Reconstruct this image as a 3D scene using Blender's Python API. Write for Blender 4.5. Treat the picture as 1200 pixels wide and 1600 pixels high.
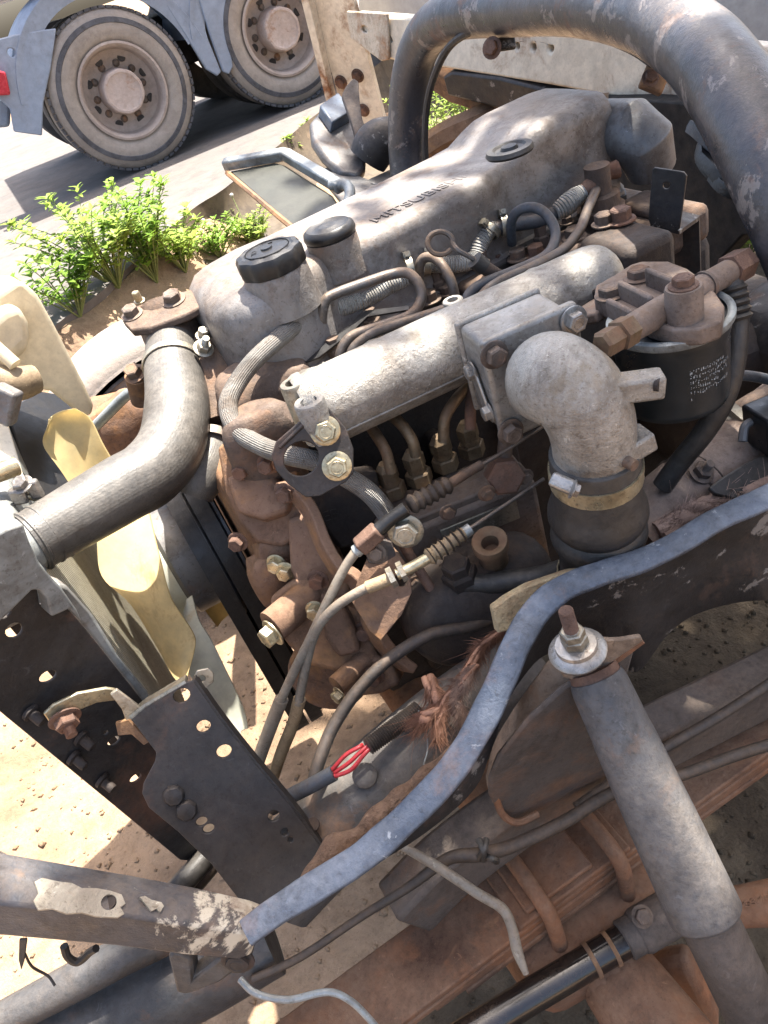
import bpy, bmesh, math, random
from mathutils import Vector as V, Matrix as M, noise as NZ
from mathutils.geometry import delaunay_2d_cdt
random.seed(7)
R_ = math.radians
S = bpy.context.scene
COL = S.collection
for o in list(bpy.data.objects): bpy.data.objects.remove(o)

# ---------------------------------------------------------------- camera
FPX = 1200.0                                   # focal length in pixels of the 1200 x 1600 photograph
zc = V((-547, 1503, 1200)).normalized()        # world up seen in camera axes (right, up, back)
xc = V((5000, 2778, -1200)); xc = (xc - zc * xc.dot(zc)).normalized()
yc = zc.cross(xc)
CR = M((xc, yc, zc))                           # camera -> world rotation
def ray(px, py): return CR @ V(((px - 600) / FPX, (800 - py) / FPX, -1.0))
CAM = V((0, 0, 1.05)) - ray(670, 300) * 1.1
cd = bpy.data.cameras.new('camera'); cam = bpy.data.objects.new('camera', cd); COL.objects.link(cam)
cd.sensor_fit = 'VERTICAL'; cd.sensor_height = 32.0; cd.lens = 32.0 * FPX / 1600
cd.clip_start = 0.02; cd.clip_end = 900
cam.matrix_world = M.Translation(CAM) @ CR.to_4x4()
S.camera = cam

# ---------------------------------------------------------------- light
SUN_EL, SUN_AZ = R_(68), R_(20)               # azimuth from +X towards +Y (behind the truck, high)
sdir = V((math.cos(SUN_EL) * math.cos(SUN_AZ), math.cos(SUN_EL) * math.sin(SUN_AZ), math.sin(SUN_EL)))
w = bpy.data.worlds.new('World'); S.world = w; w.use_nodes = True
nt = w.node_tree; bg = nt.nodes['Background']
sk = nt.nodes.new('ShaderNodeTexSky'); sk.sky_type = 'NISHITA'; sk.sun_disc = False
sk.sun_elevation = SUN_EL; sk.sun_rotation = math.pi / 2 - SUN_AZ
sk.dust_density = 5.0; sk.air_density = 1.0; sk.ozone_density = .6
nt.links.new(sk.outputs[0], bg.inputs[0]); bg.inputs[1].default_value = 0.125
ld = bpy.data.lights.new('sun', 'SUN'); ld.energy = 5.0; ld.angle = R_(0.53); ld.color = (1, .955, .88)
sun = bpy.data.objects.new('sun', ld); COL.objects.link(sun)
sun.rotation_euler = (-sdir).to_track_quat('-Z', 'Y').to_euler(); sun.location = (0, 0, 12)
S.view_settings.view_transform = 'Standard'; S.view_settings.look = 'None'
S.view_settings.exposure = 2.1; S.view_settings.gamma = 1.0
S.render.engine = 'CYCLES'

# ---------------------------------------------------------------- placing helpers
def Q(px, py, d): return CAM + ray(px, py) * d                 # a point of the place, seen there, at that distance
def UZ(px, py, z): r = ray(px, py); return CAM + r * ((z - CAM.z) / r.z)
def UY(px, py, y): r = ray(px, py); return CAM + r * ((y - CAM.y) / r.y)
def UX(px, py, x): r = ray(px, py); return CAM + r * ((x - CAM.x) / r.x)
class Plane:
    def __init__(s, a, b, c):
        s.o = a; s.n = (b - a).cross(c - a).normalized()
        if s.n.dot(CAM - a) < 0: s.n = -s.n                     # n faces the viewer side
        s.u = (b - a).normalized(); s.v = s.n.cross(s.u)
    def at(s, px, py):
        r = ray(px, py); return CAM + r * ((s.o - CAM).dot(s.n) / r.dot(s.n))
    def uv(s, px, py): q = s.at(px, py) - s.o; return (q.dot(s.u), q.dot(s.v))
    def pt(s, a, b, h=0): return s.o + s.u * a + s.v * b + s.n * h
def PQ(*t): return Plane(*[Q(*a) for a in t])
AX, AY, AZ = V((1, 0, 0)), V((0, 1, 0)), V((0, 0, 1))

# ---------------------------------------------------------------- materials
def rgb(c): return (c[0], c[1], c[2], 1)
def mat(name, c1, c2=None, rust=None, ramt=0.0, dust=None, damt=0.0, rough=.6, metal=0.0, sc=14, bump=.25, fine=420,
        rsc=9, braid=None, spec=.4, trans=0.0, chips=None, camt=0.0, csc=30, bscale=1.0, speck=None, grime=.65):
    m = bpy.data.materials.new(name); m.use_nodes = True
    t = m.node_tree; N = t.nodes; L = t.links.new; b = N['Principled BSDF']
    g = N.new('ShaderNodeNewGeometry'); pos = g.outputs['Position']
    def noise(s, det=6, r=.62, dist=0.0):
        n = N.new('ShaderNodeTexNoise'); n.inputs['Scale'].default_value = s; n.inputs['Detail'].default_value = det
        n.inputs['Roughness'].default_value = r; n.inputs['Distortion'].default_value = dist; L(pos, n.inputs['Vector']); return n.outputs['Fac']
    def ramp(f, a, b_):
        n = N.new('ShaderNodeMapRange'); n.inputs[1].default_value = a; n.inputs[2].default_value = b_; L(f, n.inputs[0]); return n.outputs[0]
    def mix(f, a, c, blend='MIX'):
        n = N.new('ShaderNodeMix'); n.data_type = 'RGBA'; n.blend_type = blend
        if isinstance(f, (int, float)): n.inputs[0].default_value = f
        else: L(f, n.inputs[0])
        for v, i in ((a, 6), (c, 7)):
            if isinstance(v, tuple): n.inputs[i].default_value = rgb(v)
            else: L(v, n.inputs[i])
        return n.outputs[2]
    def mth(op, a, c):
        n = N.new('ShaderNodeMath'); n.operation = op
        for v, i in ((a, 0), (c, 1)):
            if isinstance(v, (int, float)): n.inputs[i].default_value = v
            else: L(v, n.inputs[i])
        return n.outputs[0]
    c2 = c2 or tuple(x * .6 for x in c1)
    col = mix(ramp(noise(sc, 6), .35, .68), c1, c2)
    col = mix(ramp(noise(sc * 9, 5), .3, .75), col, tuple(x * .72 for x in c1)) if True else col
    if speck: col = mix(ramp(noise(520, 3, .7), .48, .66), col, speck)
    if grime:
        col = mix(mth('MULTIPLY', ramp(noise(5.5, 6, .72, 1.1), .47, .62), grime), col, (.34, .29, .26), 'MULTIPLY')
        col = mix(mth('MULTIPLY', ramp(noise(26, 5, .75, .6), .52, .64), grime * .8), col, (.45, .40, .36), 'MULTIPLY')
        col = mix(mth('MULTIPLY', ramp(noise(170, 3, .8), .57, .65), grime * .9), col, (.42, .37, .33), 'MULTIPLY')
        col = mix(mth('MULTIPLY', ramp(noise(75, 5, .78, .8), .62, .67), grime * .5), col, tuple(min(.8, x * 1.9 + .012) for x in c1))
    ro = ramp(noise(sc * 3), .3, .7)
    n_ = N.new('ShaderNodeMapRange'); n_.inputs[3].default_value = max(.05, rough - .13); n_.inputs[4].default_value = min(1, rough + .13); L(ro, n_.inputs[0]); rough_s = n_.outputs[0]
    met = None
    if chips:
        k = ramp(noise(csc, 10, .72, .4), .60 - camt * .25, .63 - camt * .25); col = mix(k, col, chips)
    if rust:
        k = ramp(noise(rsc, 7, .7, .3), .62 - ramt * .35, .74 - ramt * .3)
        rc = mix(ramp(noise(60, 6), .3, .7), rust, tuple(x * .45 for x in rust))
        col = mix(k, col, rc); rough_s = mix(k, rough_s, (.85, .85, .85))
        met = k
    if dust:
        sx = N.new('ShaderNodeSeparateXYZ'); L(g.outputs['Normal'], sx.inputs[0])
        k = mth('MULTIPLY', ramp(sx.outputs[2], -.5, .95), ramp(noise(7, 9, .68), .32, .62)); k = mth('MULTIPLY', k, damt)
        k = mth('MULTIPLY', k, ramp(noise(130, 4), .1, .6))
        col = mix(k, col, dust); rough_s = mix(k, rough_s, (.95, .95, .95))
        met = k if met is None else mth('MAXIMUM', met, k)
    L(col, b.inputs['Base Color']); L(rough_s, b.inputs['Roughness'])
    b.inputs['Specular IOR Level'].default_value = spec
    if metal:
        if met is None: b.inputs['Metallic'].default_value = metal
        else: L(mth('MULTIPLY', mth('SUBTRACT', 1.0, met), metal), b.inputs['Metallic'])
    h = mth('ADD', mth('MULTIPLY', noise(fine, 4), .35), noise(fine * .16, 6))
    if braid:
        a = N.new('ShaderNodeAttribute'); a.attribute_name = 'tuv'
        s3 = N.new('ShaderNodeSeparateXYZ'); L(a.outputs['Vector'], s3.inputs[0])
        th = mth('ARCTAN2', s3.outputs[1], s3.outputs[0]); n, kk, amp = braid
        w1 = mth('SINE', mth('ADD', mth('MULTIPLY', th, float(n)), mth('MULTIPLY', s3.outputs[2], kk)), 0)
        w2 = mth('SINE', mth('SUBTRACT', mth('MULTIPLY', th, float(n)), mth('MULTIPLY', s3.outputs[2], kk)), 0)
        h = mth('ADD', h, mth('MULTIPLY', mth('MULTIPLY', w1, w2) if n else w1, amp))
    bp = N.new('ShaderNodeBump'); bp.inputs['Strength'].default_value = bump; bp.inputs['Distance'].default_value = .004 * bscale
    L(h, bp.inputs['Height']); L(bp.outputs[0], b.inputs['Normal'])
    if trans:
        tr = N.new('ShaderNodeBsdfTranslucent'); L(col, tr.inputs[0]); ms = N.new('ShaderNodeMixShader'); ms.inputs[0].default_value = trans
        L(b.outputs[0], ms.inputs[1]); L(tr.outputs[0], ms.inputs[2]); L(ms.outputs[0], N['Material Output'].inputs[0])
    return m
DUST = (.35, .22, .13)
MT = {}
def dm(k, *a, **kw): MT[k] = mat(k, *a, **kw)
dm('cover_alu', (.23, .217, .205), (.16, .147, .138), rust=(.15, .10, .072), ramt=.28, dust=(.33, .25, .185), damt=.4, rough=.52, metal=.4, sc=7, bump=.35, fine=500)
dm('cast_alu', (.40, .385, .35), (.31, .295, .265), rust=(.27, .205, .13), ramt=.16, dust=(.38, .30, .21), damt=.25, rough=.5, metal=.55, sc=9, bump=.6, fine=700, speck=(.27, .255, .23))
dm('box_alu', (.31, .308, .295), (.24, .232, .22), rust=(.22, .14, .08), ramt=.12, dust=(.42, .33, .22), damt=.3, rough=.48, metal=.55, sc=9, bump=.2)
dm('iron', (.105, .08, .068), (.065, .05, .043), rust=(.18, .095, .055), ramt=.22, dust=DUST, damt=.38, rough=.7, metal=.25, sc=18, bump=.45)
dm('gear_case', (.21, .118, .074), (.13, .078, .056), rust=(.32, .155, .06), ramt=.30, dust=DUST, damt=.32, rough=.8, metal=.1, sc=12, bump=.5)
dm('dark_iron', (.028, .024, .023), (.016, .014, .014), rust=(.075, .045, .03), ramt=.14, dust=DUST, damt=.14, rough=.7, metal=.2, sc=16, bump=.4)
dm('black_plastic', (.007, .0075, .009), (.012, .0125, .014), dust=(.3, .25, .2), damt=.07, rough=.38, sc=20, bump=.12)
dm('rubber', (.022, .021, .021), (.014, .0135, .0135), dust=(.34, .29, .23), damt=.2, rough=.45, sc=16, bump=.3)
dm('hose', (.062, .059, .054), (.042, .039, .036), dust=(.4, .35, .29), damt=.28, rough=.44, sc=11, bump=.3, braid=(30, 420., .05), spec=.45)
dm('braid_hose', (.27, .262, .24), (.18, .172, .155), dust=DUST, damt=.3, rough=.5, metal=.3, sc=30, bump=.8, braid=(14, 1900., .3))
dm('white_wrap', (.62, .6, .55), (.42, .39, .34), rust=(.25, .18, .12), ramt=.1, rough=.6, sc=30, bump=.9, braid=(0, 1600., 1.2))
dm('steel_pipe', (.14, .135, .13), (.085, .08, .075), rust=(.2, .12, .07), ramt=.2, dust=DUST, damt=.4, rough=.42, metal=.5, sc=30, bump=.2)
dm('brass', (.24, .175, .105), (.15, .11, .07), rust=(.17, .09, .05), ramt=.25, dust=DUST, damt=.3, rough=.5, metal=.6, sc=40, bump=.25)
dm('zinc', (.42, .385, .31), (.30, .26, .19), rust=(.24, .15, .08), ramt=.2, rough=.42, metal=.7, sc=40, bump=.2)
dm('gold_zinc', (.60, .52, .34), (.48, .41, .27), rust=(.25, .17, .09), ramt=.12, rough=.36, metal=.75, sc=40, bump=.15)
dm('bolt_steel', (.15, .125, .11), (.09, .075, .066), rust=(.23, .115, .06), ramt=.35, dust=DUST, damt=.4, rough=.6, metal=.45, sc=60, bump=.3)
dm('bolt_rust', (.17, .098, .068), (.11, .068, .05), rust=(.22, .10, .055), ramt=.3, rough=.75, metal=.2, sc=60, bump=.4)
dm('bolt_alu', (.42, .40, .37), (.30, .28, .25), rust=(.2, .13, .08), ramt=.2, rough=.4, metal=.7, sc=60, bump=.2)
dm('black_steel', (.022, .023, .026), (.014, .014, .016), rust=(.08, .045, .03), ramt=.16, dust=(.33, .26, .2), damt=.2, rough=.5, metal=.2, sc=10, bump=.25, chips=(.16, .15, .14), camt=.05, csc=22)
dm('bracket_steel', (.034, .033, .034), (.02, .02, .021), rust=(.11, .055, .036), ramt=.24, dust=(.33, .24, .18), damt=.16, rough=.55, metal=.25, sc=9, bump=.25, rsc=7)
dm('blue_steel', (.078, .10, .138), (.042, .053, .074), rust=(.22, .14, .11), ramt=.12, dust=(.33, .35, .38), damt=.5, rough=.42, metal=.25, sc=22, bump=.6, chips=(.30, .31, .32), camt=-.06, csc=30)
dm('frame_steel', (.085, .083, .082), (.055, .053, .052), rust=(.17, .095, .055), ramt=.22, dust=(.32, .26, .2), damt=.4, rough=.62, metal=.2, sc=12, bump=.35)
dm('frame_brown', (.075, .064, .057), (.045, .038, .034), rust=(.12, .066, .04), ramt=.25, dust=(.24, .175, .13), damt=.5, rough=.8, sc=10, bump=.5)
dm('leaf_steel', (.19, .095, .052), (.12, .062, .037), rust=(.24, .098, .042), ramt=.45, dust=(.28, .18, .115), damt=.55, rough=.85, sc=12, bump=.5)
dm('shock_grey', (.085, .088, .094), (.055, .057, .061), rust=(.19, .11, .07), ramt=.17, dust=(.30, .25, .20), damt=.55, rough=.6, metal=.1, sc=8, bump=.5, fine=300)
dm('hoop_paint', (.038, .039, .048), (.024, .025, .031), rust=(.22, .12, .08), ramt=.22, dust=(.34, .28, .23), damt=.32, rough=.34, metal=.1, sc=8, bump=.3, chips=(.15, .13, .12), camt=.10, csc=18, spec=.6)
dm('cream', (.74, .66, .52), (.66, .57, .44), rust=(.27, .12, .05), ramt=.20, dust=(.4, .3, .2), damt=.15, rough=.5, sc=6, bump=.2, rsc=4.5, grime=.25)
dm('cream_rust', (.60, .52, .40), (.5, .42, .31), rust=(.34, .15, .05), ramt=.5, rough=.6, sc=6, bump=.3, rsc=7)
dm('beige_grey', (.40, .37, .33), (.34, .31, .27), rough=.6, sc=4, bump=.1, grime=.1)
dm('flaking', (.062, .070, .084), (.036, .041, .05), rust=(.19, .12, .08), ramt=.16, dust=(.36, .26, .18), damt=.35, rough=.5, sc=14, bump=.35, chips=(.52, .46, .35), camt=.22, csc=7)
dm('tank_plastic', (.74, .66, .50), (.62, .52, .36), rust=(.42, .27, .13), ramt=.1, grime=.15, dust=(.4, .28, .17), damt=.2, rough=.4, sc=9, bump=.15, trans=.45)
dm('fan_plastic', (.84, .70, .40), (.80, .63, .30), rust=(.6, .42, .2), ramt=.05, rough=.4, sc=5, bump=.08, trans=.55, grime=.08)
dm('fan_white', (.66, .66, .55), (.6, .58, .46), rust=(.5, .4, .25), ramt=.1, rough=.45, sc=6, bump=.08, trans=.3, grime=.08)
dm('radiator_fins', (.55, .52, .42), (.42, .39, .31), grime=.2, dust=DUST, damt=.2, rough=.6, metal=.3, sc=20, bump=.5)
dm('rad_paint', (.20, .215, .21), (.14, .15, .15), rust=(.2, .14, .1), ramt=.1, dust=(.4, .36, .3), damt=.45, rough=.5, sc=9, bump=.15)
dm('grey_plain', (.15, .152, .155), (.10, .10, .104), rust=(.17, .11, .08), ramt=.2, dust=(.35, .28, .21), damt=.3, rough=.45, metal=.3, sc=10, bump=.2)
dm('filter_head', (.19, .155, .135), (.13, .105, .09), rust=(.25, .15, .09), ramt=.2, dust=DUST, damt=.5, rough=.6, metal=.35, sc=16, bump=.35)
dm('filter_can', (.008, .012, .015), (.012, .016, .019), grime=.2, dust=(.2, .19, .18), damt=.1, rough=.34, sc=9, bump=.06, spec=.5)
dm('filter_rim', (.30, .33, .33), (.22, .24, .24), dust=(.34, .3, .25), damt=.3, rough=.4, metal=.4, sc=20, bump=.1)
dm('print_white', (.33, .37, .39), (.2, .22, .24), rough=.5, bump=.02)
dm('cable', (.21, .195, .16), (.13, .12, .1), dust=DUST, damt=.4, rough=.5, sc=40, bump=.2)
dm('cable_dark', (.026, .026, .026), (.017, .017, .017), dust=DUST, damt=.28, rough=.55, sc=40, bump=.25)
dm('cable_blue', (.045, .062, .08), (.03, .04, .052), dust=DUST, damt=.3, rough=.5, sc=40, bump=.2)
dm('wire_red', (.40, .03, .035), (.28, .02, .025), rough=.4, sc=40, bump=.1)
dm('boot', (.025, .022, .02), (.017, .015, .014), dust=DUST, damt=.35, rough=.6, sc=30, bump=.3)
dm('boot_tan', (.30, .225, .13), (.2, .15, .09), dust=DUST, damt=.4, rough=.6, sc=30, bump=.3)
dm('fur', (.30, .155, .10), (.20, .10, .065), rough=.7, sc=60, bump=.2)
dm('fur_pale', (.46, .32, .25), (.33, .22, .165), rough=.7, sc=60, bump=.2)
dm('wood', (.46, .36, .21), (.22, .16, .09), rust=(.28, .15, .07), ramt=.2, rough=.85, sc=40, bump=1.0)
dm('tyre', (.055, .052, .05), (.04, .038, .037), dust=(.30, .235, .19), damt=.5, rough=.8, sc=10, bump=.4)
dm('tyre_dusty', (.33, .285, .245), (.25, .22, .19), dust=(.34, .27, .215), damt=.5, rough=.85, sc=3, bump=.3, bscale=3, grime=.25)
dm('tyre_band', (.085, .085, .095), (.12, .115, .115), rough=.8, sc=3, bump=.3)
dm('rim_dusty', (.40, .33, .285), (.31, .25, .22), dust=(.34, .27, .215), damt=.5, rough=.8, sc=4, bump=.2, bscale=3, grime=.25)
dm('hub_dusty', (.46, .37, .32), (.36, .28, .24), rust=(.3, .16, .09), ramt=.15, rough=.8, sc=6, bump=.2, grime=.2)
dm('lorry_blue', (.25, .30, .38), (.20, .24, .31), dust=(.34, .29, .25), damt=.3, rough=.5, sc=2.5, bump=.1, grime=.2)
dm('lorry_dark', (.03, .03, .033), (.04, .038, .036), dust=(.3, .23, .18), damt=.3, rough=.8, sc=4, bump=.3)
dm('lamp_red', (.5, .03, .05), (.4, .03, .04), rough=.25, bump=.05)
dm('mirror_green', (.035, .037, .027), (.026, .028, .02), grime=.3, dust=(.3, .26, .2), damt=.06, rough=.5, sc=4, bump=.08)
dm('lead_blue', (.05, .075, .11), (.07, .09, .12), dust=(.4, .38, .35), damt=.3, rough=.35, sc=10, bump=.1)
dm('rust_sheet', (.20, .11, .06), (.13, .08, .05), rust=(.33, .17, .07), ramt=.4, dust=DUST, damt=.4, rough=.85, sc=6, bump=.5)
dm('stone', (.30, .21, .14), (.22, .15, .1), rough=.9, sc=40, bump=.6)
dm('stem', (.17, .21, .06), (.13, .15, .05), rough=.7, sc=20, bump=.1)
def leaf_mat(name, a, b, tr):
    m = mat(name, a, b, rough=.5, sc=6, bump=.05, trans=tr, spec=.3, grime=0); return m
MT['leaf'] = leaf_mat('leaf', (.22, .36, .05), (.15, .28, .035), .5)
MT['leaf_light'] = leaf_mat('leaf_light', (.33, .44, .09), (.24, .35, .06), .5)
MT['tree_leaf'] = leaf_mat('tree_leaf', (.055, .11, .025), (.04, .085, .02), .25)
dm('black_gloss', (.006, .006, .007), (.01, .0095, .009), grime=.2, dust=DUST, damt=.1, rough=.16, sc=8, bump=.05, spec=.6)
dm('pipe_brown', (.24, .185, .155), (.17, .125, .10), rust=(.22, .12, .07), ramt=.25, dust=(.34, .26, .2), damt=.6, rough=.8, metal=.1, sc=12, bump=.5)
dm('felt', (.085, .04, .033), (.05, .03, .026), rough=.9, sc=60, bump=.8)
dm('tan_sheet', (.105, .077, .047), (.083, .06, .036), rust=(.2, .14, .09), ramt=.1, rough=.7, sc=3, bump=.1)
dm('pump_iron', (.19, .15, .125), (.125, .098, .08), rust=(.2, .11, .06), ramt=.18, dust=DUST, damt=.35, rough=.62, metal=.3, sc=16, bump=.4)
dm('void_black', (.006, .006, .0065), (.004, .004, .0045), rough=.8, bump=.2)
dm('tower_tan', (.19, .14, .10), (.12, .088, .064), rust=(.2, .1, .05), ramt=.2, dust=(.36, .25, .17), damt=.7, rough=.85, sc=10, bump=.5)
dm('tube_dark', (.045, .047, .05), (.03, .031, .033), rust=(.12, .07, .045), ramt=.15, dust=(.33, .26, .2), damt=.22, rough=.5, sc=8, bump=.35)
dm('paint_cream', (.50, .44, .33), (.40, .34, .25), rust=(.3, .2, .12), ramt=.15, rough=.6, sc=18, bump=.5)
dm('mud', (.22, .135, .085), (.13, .08, .052), rust=(.1, .065, .045), ramt=.3, rough=.95, sc=20, bump=1.0, fine=160, bscale=3)
dm('bark', (.13, .10, .075), (.09, .07, .05), rough=.9, sc=10, bump=1.0)

# ---------------------------------------------------------------- mesh helpers
def org(o): return o.matrix_basis.translation if o.parent is None else V(o['_w'])
WORLD = {}
def link(o, parent, loc):
    COL.objects.link(o); WORLD[o.name] = loc.copy()
    if parent is not None:
        o.parent = parent; o.location = loc - WORLD[parent.name]
    else: o.location = loc
def thing(name, label, cat, loc, group=None):
    o = bpy.data.objects.new(name, None); o.empty_display_size = .05; link(o, None, V(loc)); o['label'] = label; o['category'] = cat
    if group: o['group'] = group
    return o
def tag(o, label, cat, group=None, kind=None):
    if label: o['label'] = label
    if cat: o['category'] = cat
    if group: o['group'] = group
    if kind: o['kind'] = kind
    return o
def cr(pts, n):
    """centripetal-ish Catmull-Rom through pts (tuples of floats of any length)"""
    P = [pts[0]] + list(pts) + [pts[-1]]
    P[0] = [2 * a - b for a, b in zip(pts[0], pts[1])]; P[-1] = [2 * a - b for a, b in zip(pts[-1], pts[-2])]
    out = []
    for i in range(1, len(P) - 2):
        a, b, c, d = P[i - 1], P[i], P[i + 1], P[i + 2]
        for k in range(n):
            t = k / n
            out.append([.5 * (2 * q + (r - p) * t + (2 * p - 5 * q + 4 * r - s) * t * t + (3 * q - p - 3 * r + s) * t ** 3) for p, q, r, s in zip(a, b, c, d)])
    out.append(list(pts[-1])); return out
def frames(P):
    T = []
    for i in range(len(P)):
        a = P[max(0, i - 1)]; b = P[min(len(P) - 1, i + 1)]; d = b - a
        T.append(d.normalized() if d.length > 1e-9 else (T[-1] if T else AZ))
    n = T[0].orthogonal().normalized(); F = []
    for i, t in enumerate(T):
        n = (n - t * n.dot(t)); n = n.normalized() if n.length > 1e-6 else t.orthogonal().normalized()
        F.append((t, n, t.cross(n)))
    return F
class G:
    def __init__(s): s.v = []; s.f = []; s.t = []
    def _add(s, vs, fs, ts=None):
        k = len(s.v); s.v += [V(a) for a in vs]; s.f += [tuple(i + k for i in f) for f in fs]
        s.t += ts if ts else [(1, 0, 0)] * len(vs); return s
    def tube(s, pts, r, seg=12, n=6, up=None, prof=None, smooth=True, wob=0.0):
        """pts: points, r: radius or list; prof: closed list of (a,b) section offsets used instead of a circle (up gives b)"""
        rr = r if isinstance(r, (list, tuple)) else [r] * len(pts)
        raw = [tuple(p) + (q,) for p, q in zip(pts, rr)]
        if smooth and len(pts) > 2: raw = cr(raw, n)
        P = [V(q[:3]) for q in raw]; rad = [q[3] for q in raw]
        F = frames(P); vs, ts, L = [], [], 0
        if prof is None: prof = [(math.cos(6.28318 * i / seg), math.sin(6.28318 * i / seg)) for i in range(seg)]
        seg = len(prof)
        for i, (p, (t, a, b)) in enumerate(zip(P, F)):
            if up is not None:
                b = (up - t * up.dot(t)).normalized(); a = b.cross(t)
            if i: L += (P[i] - P[i - 1]).length
            k = rad[i] * (1 + (wob * NZ.noise(p * 40) if wob else 0))
            for j, (ca, cb) in enumerate(prof):
                vs.append(p + a * (ca * k) + b * (cb * k)); ts.append((ca, cb, L))
        fs = [(i * seg + j, i * seg + (j + 1) % seg, (i + 1) * seg + (j + 1) % seg, (i + 1) * seg + j) for i in range(len(P) - 1) for j in range(seg)]
        fs.append(tuple(range(seg))[::-1]); fs.append(tuple((len(P) - 1) * seg + j for j in range(seg)))
        return s._add(vs, fs, ts)
    def lathe(s, prof, o, ax, seg=28, closed=False, lobes=0, lamp=0.0):
        ax = ax.normalized(); a = ax.orthogonal().normalized(); b = ax.cross(a); vs = []; ts = []
        for r, h in prof:
            for j in range(seg):
                th = 6.283185 * j / seg; q = r * (1 + lamp * math.cos(lobes * th)) if lobes else r
                vs.append(o + ax * h + (a * math.cos(th) + b * math.sin(th)) * q); ts.append((math.cos(th), math.sin(th), h))
        n = len(prof); fs = [(i * seg + j, i * seg + (j + 1) % seg, ((i + 1) % n) * seg + (j + 1) % seg, ((i + 1) % n) * seg + j)
                             for i in range(n if closed else n - 1) for j in range(seg)]
        if not closed:
            fs.append(tuple(range(seg))[::-1]); fs.append(tuple((n - 1) * seg + j for j in range(seg)))
        return s._add(vs, fs, ts)
    def cyl(s, a, b, r, r2=None, seg=20): 
        d = b - a; return s.lathe([(r, 0), (r2 or r, d.length)], a, d, seg)
    def box(s, c, sx, sy, sz, ax=AX, up=AZ):
        ax = ax.normalized(); up = (up - ax * up.dot(ax)).normalized(); ay = up.cross(ax)
        vs = [c + ax * (sx / 2 * i) + ay * (sy / 2 * j) + up * (sz / 2 * k) for i in (-1, 1) for j in (-1, 1) for k in (-1, 1)]
        return s._add(vs, [(0, 1, 3, 2), (4, 6, 7, 5), (0, 4, 5, 1), (2, 3, 7, 6), (0, 2, 6, 4), (1, 5, 7, 3)])
    def loft(s, loops, cap=True):
        n = len(loops[0]); vs = [p for l in loops for p in l]
        fs = [(i * n + j, i * n + (j + 1) % n, (i + 1) * n + (j + 1) % n, (i + 1) * n + j) for i in range(len(loops) - 1) for j in range(n)]
        if cap: fs.append(tuple(range(n))[::-1]); fs.append(tuple((len(loops) - 1) * n + j for j in range(n)))
        return s._add(vs, fs)
    def poly(s, pl, out, holes=(), h0=0.0, h1=.004, hseg=14):
        """flat plate on plane pl, out: pixel outline, holes: (px,py,radius m[,stretch]); thickness from h0 to h1 along the normal"""
        o2 = [pl.uv(*p) for p in out]; return s.poly2(pl, o2, [(pl.uv(h[0], h[1]), h[2], h[3] if len(h) > 3 else 1) for h in holes], h0, h1, hseg)
    def poly2(s, pl, o2, holes=(), h0=0.0, h1=.004, hseg=14):
        pts = [V(p) for p in o2]; edges = [(i, (i + 1) % len(o2)) for i in range(len(o2))]; loops = [list(range(len(o2)))]
        for (c, r, st) in holes:
            k = len(pts); pts += [V((c[0] + r * st * math.cos(6.2832 * i / hseg), c[1] + r * math.sin(6.2832 * i / hseg))) for i in range(hseg)]
            edges += [(k + i, k + (i + 1) % hseg) for i in range(hseg)]; loops.append(list(range(k, k + hseg)))
        vo, eo, fo, ov, oe, of = delaunay_2d_cdt(pts, edges, [], 0, 1e-7)
        def inside(c, lp):
            k = False; n_ = len(lp)
            for i in range(n_):
                a, b = pts[lp[i]], pts[lp[(i + 1) % n_]]
                if (a.y > c.y) != (b.y > c.y) and c.x < (b.x - a.x) * (c.y - a.y) / (b.y - a.y) + a.x: k = not k
            return k
        keep = []
        for f in fo:
            c = (vo[f[0]] + vo[f[1]] + vo[f[2]]) / 3
            if inside(c, loops[0]) and not any(inside(c, l) for l in loops[1:]): keep.append(f)
        fo = keep
        n = len(vo); vs = [pl.pt(p.x, p.y, h1) for p in vo] + [pl.pt(p.x, p.y, h0) for p in vo]
        fs = [tuple(f) for f in fo] + [tuple(i + n for i in f)[::-1] for f in fo]
        cnt = {}
        for f in fo:
            for i in range(len(f)):
                e = (f[i], f[(i + 1) % len(f)]); cnt[tuple(sorted(e))] = None if tuple(sorted(e)) in cnt else e
        fs += [(e[1], e[0], e[0] + n, e[1] + n) for e in cnt.values() if e]
        return s._add(vs, fs)
    def build(s, name, m, parent=None, ang=38, bevel=0.0, sub=0, kind=None, seg=2, o=None, flat=False):
        c = o if o is not None else sum(s.v, V()) / len(s.v)
        me = bpy.data.meshes.new(name); me.from_pydata([p - c for p in s.v], [], s.f)
        at = me.attributes.new('tuv', 'FLOAT_VECTOR', 'POINT'); at.data.foreach_set('vector', [x for t in s.t for x in t])
        bm = bmesh.new(); bm.from_mesh(me); bmesh.ops.recalc_face_normals(bm, faces=bm.faces); bm.to_mesh(me); bm.free()
        if not flat:
            me.shade_smooth(); me.set_sharp_from_angle(angle=R_(ang))
        me.materials.append(MT[m]); ob = bpy.data.objects.new(name, me); link(ob, parent, c)
        if bevel:
            bv = ob.modifiers.new('bevel', 'BEVEL'); bv.width = bevel; bv.segments = seg; bv.limit_method = 'ANGLE'; bv.angle_limit = R_(35); bv.harden_normals = False
        if sub:
            sb = ob.modifiers.new('sub', 'SUBSURF'); sb.levels = sub; sb.render_levels = sub
        if kind: ob['kind'] = kind
        return ob
BOLTS = {}
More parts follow.
